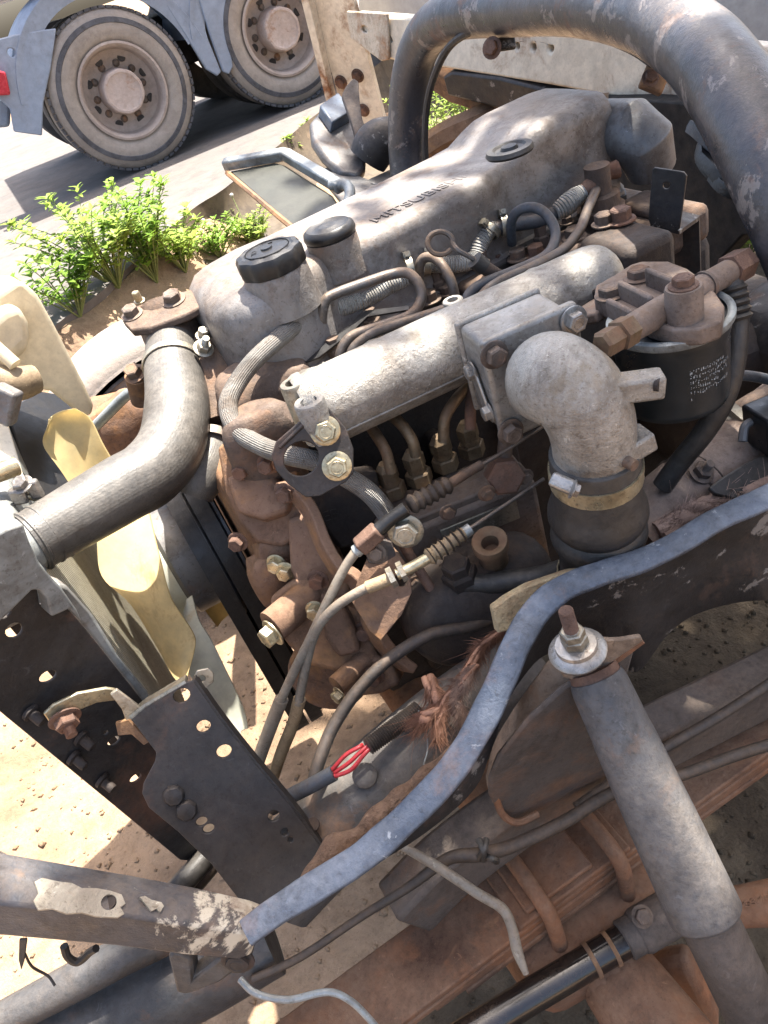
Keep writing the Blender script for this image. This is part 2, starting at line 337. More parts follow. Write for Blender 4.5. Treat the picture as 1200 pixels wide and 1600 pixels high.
def bolt(p, ax, r, m='bolt_steel', parent=None, h=.75, washer=True, name='bolt', stud=0.0):
    """hexagon bolt head with flange washer; r is the across-corner radius"""
    key = (m, h, washer, stud)
    if key not in BOLTS:
        g = G()
        if washer: g.lathe([(1.38, 0), (1.38, .14), (1.25, .2), (.9, .2)], V(), AZ, 20)
        z0 = .2 if washer else 0
        g.lathe([(1, z0), (1, z0 + h * .88), (.86, z0 + h), (.0, z0 + h)][:3], V(), AZ, 6)
        g.lathe([(.62, z0 + h - .01), (.58, z0 + h + .03), (.5, z0 + h - .02)], V(), AZ, 14)
        if stud:
            pr = [];  k = 9
            for i in range(k): pr += [(.5, z0 + h + stud * i / k), (.42, z0 + h + stud * (i + .5) / k)]
            g.lathe(pr, V(), AZ, 12)
        o = g.build(name, m, None, o=V(), ang=30); BOLTS[key] = o.data; del WORLD[o.name]; bpy.data.objects.remove(o)
    o = bpy.data.objects.new(name, BOLTS[key]); link(o, parent, p)
    q = ax.to_track_quat('Z', 'Y'); o.rotation_mode = 'QUATERNION'; o.rotation_quaternion = q @ M.Rotation(random.random() * 1.04, 3, 'Z').to_quaternion(); o.scale = (r, r, r)
    return o
def blob(c, rx, ry, rz, ax=AX, up=AZ, amp=.15, fr=3.0, nu=16, nv=10, p=1.0):
    """lumpy rounded body -> G"""
    ax = ax.normalized(); up = (up - ax * up.dot(ax)).normalized(); ay = up.cross(ax); vs = []
    sg = lambda x: math.copysign(abs(x) ** p, x)
    for i in range(nv + 1):
        ph = math.pi * i / nv - math.pi / 2
        for j in range(nu):
            th = 6.28318 * j / nu; d = V((sg(math.cos(ph)) * sg(math.cos(th)), sg(math.cos(ph)) * sg(math.sin(th)), sg(math.sin(ph))))
            k = 1 + amp * NZ.noise(d * fr + c * 17)
            vs.append(c + ax * (d.x * rx * k) + ay * (d.y * ry * k) + up * (d.z * rz * k))
    fs = [(i * nu + j, i * nu + (j + 1) % nu, (i + 1) * nu + (j + 1) % nu, (i + 1) * nu + j) for i in range(nv) for j in range(nu)]
    return G()._add(vs, fs)
def clamp(c, ax, r, w, parent, m='zinc', scr=None, name='hose_clamp', th=.0016):
    g = G(); g.lathe([(r, -w / 2), (r + th, -w / 2), (r + th, w / 2), (r, w / 2)], c, ax, 28, closed=True)
    if scr is not None:
        d = (scr - ax * scr.dot(ax)).normalized(); t = ax.cross(d).normalized()
        g.box(c + d * (r + w * .45), w * 1.7, w * 1.05, w * .8, t, d)
        g.lathe([(w * .42, 0), (w * .42, w * .5)], c + d * (r + w * .5) + t * w * .8, t, 6)
    return g.build(name, m, parent)
def wire(name, pts, r, m, label=None, cat=None, parent=None, group=None, seg=10, n=7, kind=None, wob=0.0):
    o = G().tube([Q(*p) for p in pts], r, seg, n, wob=wob).build(name, m, parent)
    if parent is None: tag(o, label, cat, group, kind)
    return o
# ================================================================ SETTING
RZ = .45
E0 = UZ(110, 485, RZ); E1 = UZ(508, 163, RZ); ed = (E1 - E0).normalized(); en = AZ.cross(ed)     # road edge; en points away from the engine
if en.dot(E0 - CAM) < 0: en = -en
def edge_xy(a, s): return E0 + ed * a + en * s
def ground_h(p):
    q = p - E0; s = q.dot(en); a = q.dot(ed)
    wob = .06 * NZ.noise(V((a * 1.3, 3.1, 0))); s += wob
    if s > 0: b = RZ - .035
    elif s > -.55: t = (s + .55) / .55; b = .02 + (RZ - .055) * (t ** 1.15)
    else: b = .02 * max(0, (s + 2) / 1.45)
    near = max(0, 1 - abs(s + 4.5) / 5)
    n = .03 * NZ.noise(p * 1.7) + .016 * NZ.noise(p * 5.3) + .008 * NZ.noise(p * 14) + .006 * abs(NZ.noise(p * 33))
    return b + n * (1 if s < -.05 else (.15 if s < 7.2 else 1.5))
def axis(lo, hi, step, far, grow=1.25):
    a = []; x = lo
    while x < hi: a.append(x); x += step
    st = step; x = a[-1]
    while x < far: st *= grow; x += st; a.append(x)
    st = step; x = lo; b = []
    while x > -far: st *= grow; x -= st; b.append(x)
    return b[::-1] + a
A_ = axis(-2.6, 3.0, .035, 260); S_ = axis(-6.0, .1, .035, 260)
vs = []
for a in A_:
    for s in S_:
        p = edge_xy(a, s); p.z = 0; p.z = ground_h(p); vs.append(p)
n = len(S_)
g = G()._add(vs, [(i * n + j, i * n + j + 1, (i + 1) * n + j + 1, (i + 1) * n + j) for i in range(len(A_) - 1) for j in range(n - 1)])
def soil(name, c1, c2, c3):
    m = mat(name, c1, c2, rust=c3, ramt=.3, rsc=1.3, rough=.92, sc=2.5, bump=.9, fine=130, spec=.15, bscale=3, grime=.35); return m
MT['soil'] = soil('soil', (.36, .25, .16), (.27, .18, .112), (.19, .125, .08))
def muddy_shaded_soil():
    # dry orange soil turning to mud under the truck, shade put into its colour
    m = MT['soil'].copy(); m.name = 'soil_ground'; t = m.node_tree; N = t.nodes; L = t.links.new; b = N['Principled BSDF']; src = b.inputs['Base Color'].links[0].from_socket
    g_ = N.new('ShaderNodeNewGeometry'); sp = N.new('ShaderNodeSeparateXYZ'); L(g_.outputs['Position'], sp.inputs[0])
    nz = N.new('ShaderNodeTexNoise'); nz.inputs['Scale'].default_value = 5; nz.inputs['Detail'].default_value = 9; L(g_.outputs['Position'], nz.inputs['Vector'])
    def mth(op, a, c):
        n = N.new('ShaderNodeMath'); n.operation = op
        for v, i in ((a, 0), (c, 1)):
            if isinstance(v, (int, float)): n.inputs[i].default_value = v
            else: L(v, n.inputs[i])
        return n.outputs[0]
    # signed distance to the muddy, shade-darkened patch: grows towards +x and -y
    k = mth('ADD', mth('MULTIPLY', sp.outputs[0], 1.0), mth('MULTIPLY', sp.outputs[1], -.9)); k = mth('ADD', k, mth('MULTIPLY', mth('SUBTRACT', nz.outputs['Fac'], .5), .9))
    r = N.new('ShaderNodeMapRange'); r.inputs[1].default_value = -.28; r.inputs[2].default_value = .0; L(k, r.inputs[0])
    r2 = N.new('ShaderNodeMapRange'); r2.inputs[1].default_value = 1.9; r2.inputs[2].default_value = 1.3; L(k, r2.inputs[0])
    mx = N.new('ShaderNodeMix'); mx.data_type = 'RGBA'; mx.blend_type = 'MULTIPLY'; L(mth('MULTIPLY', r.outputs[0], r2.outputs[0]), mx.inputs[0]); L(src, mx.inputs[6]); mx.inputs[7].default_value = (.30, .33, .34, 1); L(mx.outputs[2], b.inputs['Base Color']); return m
MT['soil_ground'] = muddy_shaded_soil()
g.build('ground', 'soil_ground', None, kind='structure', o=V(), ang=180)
MT['asphalt'] = mat('asphalt', (.125, .117, .111), (.098, .092, .088), dust=(.2, .155, .125), damt=.35, rough=.85, sc=1.2, bump=.3, fine=300, spec=.25, bscale=1.5, grime=.25)
# road slab with a crumbling edge
vs = []; NA = [-200 + i * 10 for i in range(19)] + [-10 + .12 * i for i in range(170)] + [10.4 + 10 * i for i in range(20)]
for a in NA:
    w_ = .05 * NZ.noise(V((a * 2.1, 0, 7))) + .02 * NZ.noise(V((a * 9, 0, 7)))
    for s, z in ((w_ + .01, RZ - .075), (w_, RZ - .012), (w_ + .03, RZ), (1.5, RZ + .01), (3.5, RZ + .02), (7.0, RZ), (7.05, RZ - .06)):
        p = edge_xy(a, s); p.z = z; vs.append(p)
g = G()._add(vs, [(i * 7 + j, i * 7 + j + 1, (i + 1) * 7 + j + 1, (i + 1) * 7 + j) for i in range(len(NA) - 1) for j in range(6)])
g.build('road', 'asphalt', None, kind='structure', o=V(), ang=40)

# loose stones and crumbs of soil on the dirt
rk = random.Random(3); vs, fs = [], []
def crumb(p, r, lst_v, lst_f, rk):
    k = len(lst_v)
    base = [(1, 0, 0), (-1, 0, 0), (0, 1, 0), (0, -1, 0), (0, 0, 1), (0, 0, -.4)]
    for b in base: lst_v.append(p + V(b) * r * rk.uniform(.6, 1.2) + V((rk.uniform(-.3, .3) * r, rk.uniform(-.3, .3) * r, 0)))
    for f in ((0, 2, 4), (2, 1, 4), (1, 3, 4), (3, 0, 4), (2, 0, 5), (1, 2, 5), (3, 1, 5), (0, 3, 5)): lst_f.append(tuple(i + k for i in f))
for i in range(5200):
    p = V((rk.uniform(-1.9, .9), rk.uniform(-1.05, .75), 0)); p.z = ground_h(p); crumb(p, rk.choice((.0025, .003, .004, .005, .006, .009)), vs, fs, rk)
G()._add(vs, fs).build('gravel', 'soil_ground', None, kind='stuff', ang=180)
bpy.data.objects['gravel']['label'] = 'crumbs of soil and fine gravel strewn over the dirt'
bpy.data.objects['gravel']['category'] = 'gravel'

# ---------------------------------------------------------------- lorry on the road
LT = ray(1720, -570); LT.z = 0; LT.normalize(); LN = LT.cross(AZ)                      # along the lorry; LN towards the viewer
if LN.dot(CAM - Q(190, 140, 5)) < 0: LN = -LN
W1 = Q(192, 143, 4.9); WR = W1.z - RZ - .005
W2 = UZ(438, 46, W1.z); LT = (W2 - W1).normalized(); LN = LT.cross(AZ)
if LN.dot(CAM - W1) < 0: LN = -LN
lorry = thing('lorry', 'dusty blue grey lorry standing on the road with twin rear axles', 'lorry', (W1.x, W1.y, RZ))
def lwheel(c, R):
    rk_ = R / .54
    def P(*a): return [(r * rk_, h * rk_) for r, h in a]
    t = G().lathe(P((.30, -.02), (.318, .02), (.36, .045), (.43, .05), (.487, .03), (.522, -.005), (.540, -.03), (.540, -.25), (.51, -.285), (.30, -.27)), c, LN, 72, closed=True).build('wheel', 'tyre_dusty', lorry, ang=50)
    G().lathe(P((.436, .049), (.440, .053), (.470, .046), (.472, .038)), c, LN, 72, closed=True).build('sidewall_band', 'tyre_band', t)
    # tread blocks on the shoulder
    gg = G()
    for i in range(64):
        th = 6.28318 * i / 64; d = AZ * math.sin(th) + LT * math.cos(th); gg.box(c + d * (.534 * rk_) + LN * (-.022), .042 * rk_, .05, .016, d.cross(LN), d)
    gg.build('tread', 'tyre_band', t, kind='stuff')
    rim = G().lathe(P((.318, .03), (.326, .045), (.31, .05), (.292, .03), (.285, -.03), (.275, -.075), (.23, -.10), (.21, -.108), (.12, -.108), (.12, -.14), (.3, -.14), (.312, 0)), c, LN, 56, closed=True).build('rim', 'rim_dusty', t)
    for i in range(8):
        th = 6.28318 * (i + .35) / 8; d = AZ * math.sin(th) + LT * math.cos(th)
        G().lathe(P((.031, 0), (.029, .006)), c + d * (.228 * rk_) - LN * (.1025 * rk_), LN + d * .25, 14).build('hand_hole', 'lorry_dark', t)
    hub = G().lathe(P((.16, -.14), (.155, -.05), (.148, .02), (.150, .045), (.142, .06), (.128, .062), (.118, .055), (.06, .058), (.0, .058))[:-1], c, LN, 40, lobes=10, lamp=.012).build('hub', 'hub_dusty', t)
    for i in range(10):
        th = 6.28318 * i / 10; d = AZ * math.sin(th) + LT * math.cos(th)
        bolt(c + d * (.186 * rk_) - LN * (.108 * rk_), LN, .017, 'bolt_steel', t, name='wheel_nut')
for c in (W1, W2):
    lwheel(c, WR)
    G().lathe([(r * WR / .54, h) for r, h in ((.30, -.36), (.47, -.34), (.535, -.37), (.54, -.42), (.54, -.58), (.5, -.62), (.3, -.6))], c, LN, 48, closed=True).build('inner_tyre', 'tyre', lorry, ang=50)
G().cyl(W1 - LN * .1, W1 - LN * 2.1, .07).build('axle', 'lorry_dark', lorry); G().cyl(W2 - LN * .1, W2 - LN * 2.1, .07).build('axle', 'lorry_dark', lorry)
for c in (W1, W2):
    for k in (1.9,):
        G().lathe([(r * WR / .54, h) for r, h in ((.30, -.36), (.47, -.34), (.535, -.37), (.54, -.42), (.54, -.7), (.3, -.7))], c - LN * 1.25, LN, 40, closed=True).build('inner_tyre', 'tyre', lorry, ang=50)
cc = (W1 + W2) / 2 - LN * 1.1 + AZ * .12
G().box(cc + LT * 2.9, 7.5, .9, .34, LT).build('chassis', 'lorry_dark', lorry, bevel=.01)
G().box(cc + AZ * .75 + LT * 3.0, 7.8, 2.3, .4, LT).build('flatbed', 'lorry_blue', lorry, bevel=.02)
LP = Plane(W1 + LN * .03, W1 + LN * .03 + LT, W1 + LN * .03 + AZ)
# arched mudguards round each wheel
def arch(c, a0, a1, R, wd, m='lorry_blue'):
    L_ = []
    for i in range(33):
        th = R_(a0 + (a1 - a0) * i / 32); d = AZ * math.sin(th) - LT * math.cos(th)
        L_.append([c + d * R + LN * .02, c + d * (R + .10) + LN * .035, c + d * (R + .12) + LN * .0, c + d * (R + .12) - LN * wd, c + d * (R + .1) - LN * wd, c + d * (R + .09) - LN * .0])
    return G().loft(L_).build('mudguard', m, lorry, ang=50)
arch(W1, 12, 168, WR * 1.13, .62); arch(W2, 12, 168, WR * 1.13, .62)
G().poly(LP, [(0, 60), (40, 50), (88, 44), (80, 105), (68, 160), (66, 212), (22, 206), (16, 170), (-40, 120), (-40, 70)], [(18, 82, .022)], -.05, .0).build('mudflap', 'lorry_blue', lorry, bevel=.008)
G().poly(LP, [(235, -30), (300, -30), (325, 60), (346, 112), (340, 119), (322, 108), (290, 55)], (), -.03, .0).build('mudflap', 'lorry_blue', lorry, bevel=.008)
G().poly(LP, [(302, -30), (362, -30), (357, 40), (364, 104), (358, 116), (348, 112), (328, 55)], (), -.03, .005).build('mudflap', 'lorry_blue', lorry, bevel=.008)
G().poly(LP, [(-30, 105), (8, 112), (16, 148), (-30, 150)], (), .0, .05).build('tail_lamp', 'lamp_red', lorry, bevel=.012)
G().poly(LP, [(-40, 160), (20, 150), (18, 200), (-40, 205)], (), -.3, -.1).build('bumper', 'lorry_blue', lorry, bevel=.02)

# ---------------------------------------------------------------- weeds
def leaf_into(vs, fs, p, d, up, L, W):
    d = d.normalized(); sd = d.cross(up)
    if sd.length < 1e-3: sd = d.orthogonal()
    sd.normalize(); nn = sd.cross(d); k = len(vs)
    vs += [p, p + d * L * .35 + sd * W * .5 + nn * W * .12, p + d * L * .35 - sd * W * .5 + nn * W * .12, p + d * L * .42, p + d * L * .75 + sd * W * .3 - nn * L * .04, p + d * L * .75 - sd * W * .3 - nn * L * .04, p + d * L - nn * L * .14]
    for f in ((0, 1, 3), (0, 3, 2), (1, 4, 3), (2, 3, 5), (4, 6, 3), (5, 3, 6)): fs.append(tuple(i + k for i in f))
def weed(p, h, sp, ns, label, seed, m='leaf', L=.04, group='weeds along the road edge', lpn=9):
    rk = random.Random(seed); t = thing('weed', label, 'weed', p, group)
    sv = G(); lv, lf = [], []
    for k in range(ns):
        an = rk.uniform(0, 6.28); tip = p + V((math.cos(an) * sp * rk.uniform(.2, 1), math.sin(an) * sp * rk.uniform(.2, 1), h * rk.uniform(.55, 1)))
        mid = p.lerp(tip, .5) + V((rk.uniform(-.03, .03), rk.uniform(-.03, .03), h * .12))
        pts = [V(q) for q in cr([tuple(p), tuple(mid), tuple(tip)], 6)]
        sv.tube(pts, [.004 - .0028 * i / (len(pts) - 1) for i in range(len(pts))], 5, smooth=False)
        for i in range(3, len(pts)):
            for q in range(max(1, lpn // 4)):
                a2 = rk.uniform(0, 6.28); dr = V((math.cos(a2), math.sin(a2), rk.uniform(-.1, .7)))
                b = pts[i] + (pts[i] - pts[i - 1]) * rk.random()
                leaf_into(lv, lf, b, dr, AZ, L * rk.uniform(.6, 1.25), L * rk.uniform(.35, .55))
        for q in range(4):
            a2 = rk.uniform(0, 6.28); leaf_into(lv, lf, tip, V((math.cos(a2), math.sin(a2), .8)), AZ, L * .9, L * .4)
    sv.build('stem', 'stem', t, kind='stuff'); G()._add(lv, lf).build('foliage', m, t, kind='stuff', ang=60)
    return t
def gp(px, py, s):                                  # the spot on the ground below the road edge seen near there
    for k in range(400):
        q = Q(px, py, 1.2 + k * .012)
        if q.z < ground_h(q): q.z = ground_h(q) - .01; return q
    return Q(px, py, 4)
WL = [((125, 495), .30, .24, 22, 'small leafy weed under the dirt bank beside the yellowed coolant tank', 'leaf'),
      ((185, 450), .42, .32, 36, 'tall bright green leafy weed sprawling over the road edge', 'leaf_light'),
      ((245, 440), .42, .30, 36, 'dense leafy weed at the foot of the bank, tallest of the clump', 'leaf'),
      ((290, 425), .26, .2, 24, 'bushy low weed behind the far tyre', 'leaf_light'),
      ((345, 405), .19, .18, 24, 'spreading low weed with small round leaves behind the oil filler cap', 'leaf'),
      ((405, 385), .18, .16, 22, 'spreading low weed below the olive wing mirror', 'leaf_light'),
      ((455, 255), .16, .08, 7, 'little upright weed on the bank above the wing mirror', 'leaf_light'),
      ((485, 215), .11, .06, 5, 'tiny weed sprouting beside the cream post', 'leaf_light'),
      ((690, 290), .55, .30, 40, 'leafy weed seen through the steel hoop', 'leaf_light'),
      ((735, 225), .55, .32, 40, 'weed growing below the cream beam behind the hoop', 'leaf'),
      ((780, 205), .45, .25, 30, 'weed in the gap under the black bearer', 'leaf_light'),
      ((1165, 410), .42, .26, 40, 'bright weed in the gap behind the fuel filter', 'leaf_light'),
      ((1215, 400), .42, .26, 40, 'bright weed at the edge of the gap right behind the fuel hose', 'leaf_light')]
for i, (pp, h, sp, ns, lb, m) in enumerate(WL):
    weed(gp(pp[0], pp[1], 0), h, sp, ns, lb, 40 + i, m, L=.05 if i < 4 else .034, lpn=9)
# curved tan sheet standing along the road edge
shp = []
for k, (px, py, h) in enumerate(((248, 362, .12), (262, 352, .20), (300, 322, .25), (350, 292, .28), (420, 238, .32), (470, 195, .34), (515, 160, .36), (560, 120, .36), (640, 60, .36))):
    t_ = UZ(px, py, RZ + .02 + .015 * (k % 2)); L_ = []
    for j in range(9):
        f = j / 8; L_.append(t_ - en * (.03 + .55 * f ** 1.8 * h / .36) - AZ * (h + .08) * (1 - (1 - f) ** 1.5) - en * .012 * math.sin(f * 9 + k))
    shp.append(L_)
shp = [[V(p) for p in r_] for r_ in zip(*[cr([tuple(c[j]) for c in shp], 4) for j in range(9)])]
nn_ = len(shp[0]); vs = [p for r_ in shp for p in r_] + [p + en * .006 - AZ * .004 for r_ in shp for p in r_]; m_ = len(shp) * nn_; fs = []
for i in range(len(shp) - 1):
    for j in range(nn_ - 1):
        q = (i * nn_ + j, i * nn_ + j + 1, (i + 1) * nn_ + j + 1, (i + 1) * nn_ + j); fs += [q, tuple(x + m_ for x in q)[::-1]]
    fs += [(i * nn_, (i + 1) * nn_, (i + 1) * nn_ + m_, i * nn_ + m_), (i * nn_ + nn_ - 1, i * nn_ + nn_ - 1 + m_, (i + 1) * nn_ + nn_ - 1 + m_, (i + 1) * nn_ + nn_ - 1)]
sh_ = G()._add(vs, fs).build('tan_sheet', 'tan_sheet', None, ang=60); tag(sh_, 'long curved tan sheet standing along the edge of the road', 'sheet')

# thin flower stalks standing out of the low weeds
for i, (a, b) in enumerate((((395, 395), (362, 305)), ((335, 390), (318, 345)), ((285, 400), (262, 355)))):
    p0 = gp(*a, 0); d0 = (p0 - CAM).dot(CR @ V((0, 0, -1))); p1 = Q(b[0], b[1], d0)
    t = thing('flower_stalk', ('tall thin flower stalk with pale bud beside the wing mirror', 'short thin flower stalk with pale bud above the spreading weeds', 'thin flower stalk with pale bud next to the dense tall weed')[i], 'plant', p0, 'flower stalks')
    G().tube([p0, p0.lerp(p1, .5) + V((.01, 0, 0)), p1], [.004, .003, .002], 6).build('stem', 'stem', t)
    blob(p1, .011, .011, .011, nu=8, nv=6).build('bud', 'white_wrap', t)

# ---------------------------------------------------------------- added shade tree (never in view; crown shaped to dapple the engine)
def tree():
    rk = random.Random(11); base = V((3.9, -2.1, 0)); base.z = ground_h(base)
    t = thing('added_shade_tree', 'unseen broad leafy tree added to shade the engine', 'tree', base)
    cen = V((-.1, -.35, .9)) + sdir * 6.2
    top = base + V((-.5, .5, 3.0))
    tr = G().tube([base - AZ * .2, base + V((-.1, .05, 1.2)), base + V((-.2, .25, 2.4)), top], [.22, .17, .15, .12], 14).build('trunk', 'bark', t)
    lv, lf = [], []; lg = G()
    clumps = []
    for k in range(1500):
        x = rk.uniform(-1.3, 3.2); y = rk.uniform(-2.2, 1.2)
        # leaf clumps left out towards the front to put sun patches there
        if y > -.12: eb = -.06
        elif y > -.42: eb = -.06 - (-.12 - y) / .30 * .56
        else: eb = -.62 - min(.5, (-.42 - y) * .9)
        eb += .07 * NZ.noise(V((y * 5.0, x * 5.0, 2.0)))
        if x < eb + .05: continue
        if NZ.noise(V((x * 4.2, y * 4.2, 9.0))) > .36 and x < .35 and y > -.46: continue
        clumps.append(V((x, y, .95)) + sdir * (3.3 + rk.uniform(-.25, .6) + max(0, x) * .5))
    for q, c in enumerate(clumps):
        if q % 26 == 0: lg.tube([top, top.lerp(c, .5) + V((0, 0, .3)), c], [.05, .025, .008], 7)
        for q2 in range(9):
            p = c + V((rk.gauss(0, .05), rk.gauss(0, .05), rk.gauss(0, .06))); a2 = rk.uniform(0, 6.28)
            leaf_into(lv, lf, p, V((math.cos(a2), math.sin(a2), rk.uniform(-.4, .2))), AZ, .10, .055)
    lg.build('limbs', 'bark', t); G()._add(lv, lf).build('crown', 'tree_leaf', t, kind='stuff', ang=60)
tree()
# ================================================================ ENGINE
eng = thing('diesel_engine', 'dusty four cylinder diesel engine with silver valve cover and intake pipe', 'engine', (-.05, 0, .35))
# block and head
G().box(V((-.01, .0, .62)), .72, .36, .52).build('engine_block', 'dark_iron', eng, bevel=.02)
g = G()
for i in range(6): g.box(V((-.28 + .11 * i, -.185, .6)), .02, .03, .42)
g.build('block_rib', 'dark_iron', eng, bevel=.006, kind='stuff')
G().box(V((-.01, .0, .345)), .66, .26, .2).build('oil_pan', 'dark_iron', eng, bevel=.03)
hd = G().box(V((-.015, -.01, .905)), .70, .36, .055).build('cylinder_head', 'iron', eng, bevel=.012)
g = G()
for i in range(5): g.box(V((-.30 + .145 * i, -.125, .939)), .055, .075, .02)
g.build('head_boss', 'iron', hd, bevel=.008, kind='stuff')
# valve cover: lofted sections along the engine
ZB = .942
def vc_sec(x, zt, nb, fb, rn=.022, rf=.022, zb=ZB):
    pr = [(nb - .008, 0), (nb - .008, .007), (nb - .001, .010), (nb, .014)]
    h = zt - zb
    for k in range(7):
        a = math.pi / 2 * k / 6; pr.append((nb + .004 + rn * (1 - math.cos(a)), h - rn * (1 - math.sin(a))))
    pr += [(nb * .6 + fb * .4, h + .0008), (nb * .4 + fb * .6, h + .0008)]
    for k in range(7):
        a = math.pi / 2 * k / 6; pr.append((fb - .004 - rf * (1 - math.sin(a)), h - rf * (1 - math.cos(a))))
    pr += [(fb, .014), (fb + .001, .010), (fb + .008, .007), (fb + .008, 0)]
    return [V((x, y, zb + z)) for y, z in pr]
keys = [(-0.372, 1.01, -0.045, 0.069, 0.016), (-0.369, 1.03, -0.07, 0.084, 0.02), (-0.36, 1.046, -0.092, 0.097, 0.026), (-0.345, 1.055, -0.112, 0.112, 0.03), (-0.325, 1.06, -0.125, 0.114, 0.03), (-0.275, 1.064, -0.129, 0.115, 0.03), (-0.245, 1.063, -0.122, 0.116, 0.03), (-0.222, 1.061, -0.1028, 0.116, 0.028), (-0.205, 1.06, -0.0893, 0.117, 0.024), (-0.17, 1.06, -0.093, 0.118, 0.022), (-0.02, 1.061, -0.086, 0.124, 0.022), (0.05, 1.062, -0.083, 0.127, 0.02), (0.072, 1.062, -0.076, 0.128, 0.018), (0.085, 1.063, -0.066, 0.128, 0.016), (0.105, 1.064, -0.065, 0.129, 0.016), (0.135, 1.078, -0.063, 0.13, 0.02), (0.155, 1.086, -0.062, 0.131, 0.024), (0.18, 1.089, -0.061, 0.132, 0.026), (0.26, 1.09, -0.058, 0.135, 0.028), (0.288, 1.088, -0.056, 0.134, 0.03), (0.302, 1.08, -0.038, 0.117, 0.03), (0.309, 1.062, -0.023, 0.104, 0.03), (0.311, 1.045, -0.008, 0.089, 0.02)]
vc = G().loft([vc_sec(*k[:4], rn=k[4], rf=k[4]) for k in keys]).build('valve_cover', 'cover_alu', eng, ang=50)
G().loft([[V((k[0], k[2] - .012, .931)), V((k[0], k[3] + .012, .931)), V((k[0], k[3] + .012, ZB + .001)), V((k[0], k[2] - .012, ZB + .001))] for k in keys]).build('gasket', 'rubber', vc)
# oil filler neck and caps
pc = UZ(430, 424, 1.069)
G().lathe([(.047, -.05), (.0445, -.03), (.0425, -.012), (.0415, 0), (.04, .004)], pc, AZ, 32).build('filler_neck', 'cover_alu', vc, ang=60)
cap = G().lathe([(.034, 0), (.0415, .002), (.0425, .006), (.0425, .020), (.040, .0245), (.034, .0265), (.031, .0255), (.029, .0262), (.0, .0268)][:-1] + [(.004, .0268)], pc + AZ * .003, AZ, 96, lobes=10, lamp=.035).build('oil_filler_cap', 'black_plastic', vc, ang=35)
g = G()
for k in (-1, 1): g.lathe([(.0275, .0262), (.0285, .0275), (.0295, .0262)], pc + AZ * .003, AZ, 40)
g.lathe([(.008, .026), (.007, .029), (.003, .029)], pc + AZ * .003, AZ, 12); g.build('cap_ring', 'black_plastic', vc)
def text(body, o, u, up, size, m, parent, h=.0006, name='lettering', font_ext=.0005):
    cu = bpy.data.curves.new(name, 'FONT'); cu.body = body; cu.size = size; cu.extrude = h; cu.align_x = 'CENTER'; cu.align_y = 'CENTER'
    tmp = bpy.data.objects.new('t', cu); COL.objects.link(tmp); dg = bpy.context.evaluated_depsgraph_get(); me = bpy.data.meshes.new_from_object(tmp.evaluated_get(dg))
    bpy.data.objects.remove(tmp); me.name = name; me.materials.clear(); me.materials.append(MT[m])
    u = u.normalized(); up = (up - u * up.dot(u)).normalized(); n = u.cross(up)
    ob = bpy.data.objects.new(name, me); link(ob, parent, o); ob.rotation_mode = 'QUATERNION'; ob.rotation_quaternion = M((u, up, n)).transposed().to_quaternion(); return ob
text('OIL', pc + AZ * .0294 + V((-.017, .004, 0)), V((-.35, -.9, 0)), V((.9, -.35, 0)), .011, 'black_plastic', vc, .0005)
G()._add([pc + AZ * .029 + V(q) for q in ((.008, .016, 0), (.013, .014, 0), (.0095, .021, 0), (.008, .016, .0016), (.013, .014, .0016), (.0095, .021, .0016))], [(0, 2, 1), (3, 4, 5), (0, 1, 4, 3), (1, 2, 5, 4), (2, 0, 3, 5)]).build('raised_triangle', 'black_plastic', vc)
p2 = UZ(517, 370, 1.070)
G().lathe([(.038, -.05), (.0365, -.022), (.0345, -.01), (.034, 0)], p2, AZ, 28).build('breather_neck', 'cover_alu', vc, ang=60)
G().lathe([(.03, 0), (.0345, .002), (.0355, .006), (.034, .012), (.029, .0155), (.024, .013), (.018, .0125), (.014, .0155), (.008, .016), (.002, .0145)], p2, AZ, 40).build('breather_cap', 'black_plastic', vc, ang=50)
p3 = UZ(797, 240, 1.089)
G().lathe([(.0, 0), (.03, 0), (.032, .003), (.030, .008), (.022, .009), (.019, .006), (.012, .006), (.01, .010), (.0, .010)][1:-1], p3, AZ, 36).build('rubber_plug', 'rubber', vc)
text('MITSUBISHI', UZ(655, 310, 1.0616), V((1, .07, 0)), V((0, 1, 0)), .031, 'cover_alu', vc, .0009)

# breather elbow at the back of the cover
pts = [Q(880, 205, 1.235), Q(925, 206, 1.19), Q(952, 206, 1.165)]
G().tube(pts, [.043, .041, .041], 24).build('breather_spigot', 'cover_alu', vc)
be = G().tube([Q(940, 207, 1.175), Q(946, 207, 1.17), Q(988, 207, 1.135), Q(1006, 222, 1.13), Q(1018, 262, 1.165)], [.043, .046, .0455, .043, .036], 32, smooth=False).build('breather_elbow', 'grey_plain', eng, ang=32, bevel=.004, seg=3)
axb = (Q(952, 206, 1.165) - Q(925, 206, 1.19)).normalized()
clamp(Q(938, 206, 1.178), axb, .044, .01, be, 'steel_pipe', CR @ V((-.2, 1, .4)))
bolt(Q(912, 180, 1.15), CR @ V((0, 1, .3)), .008, 'bolt_steel', be, h=1.4)
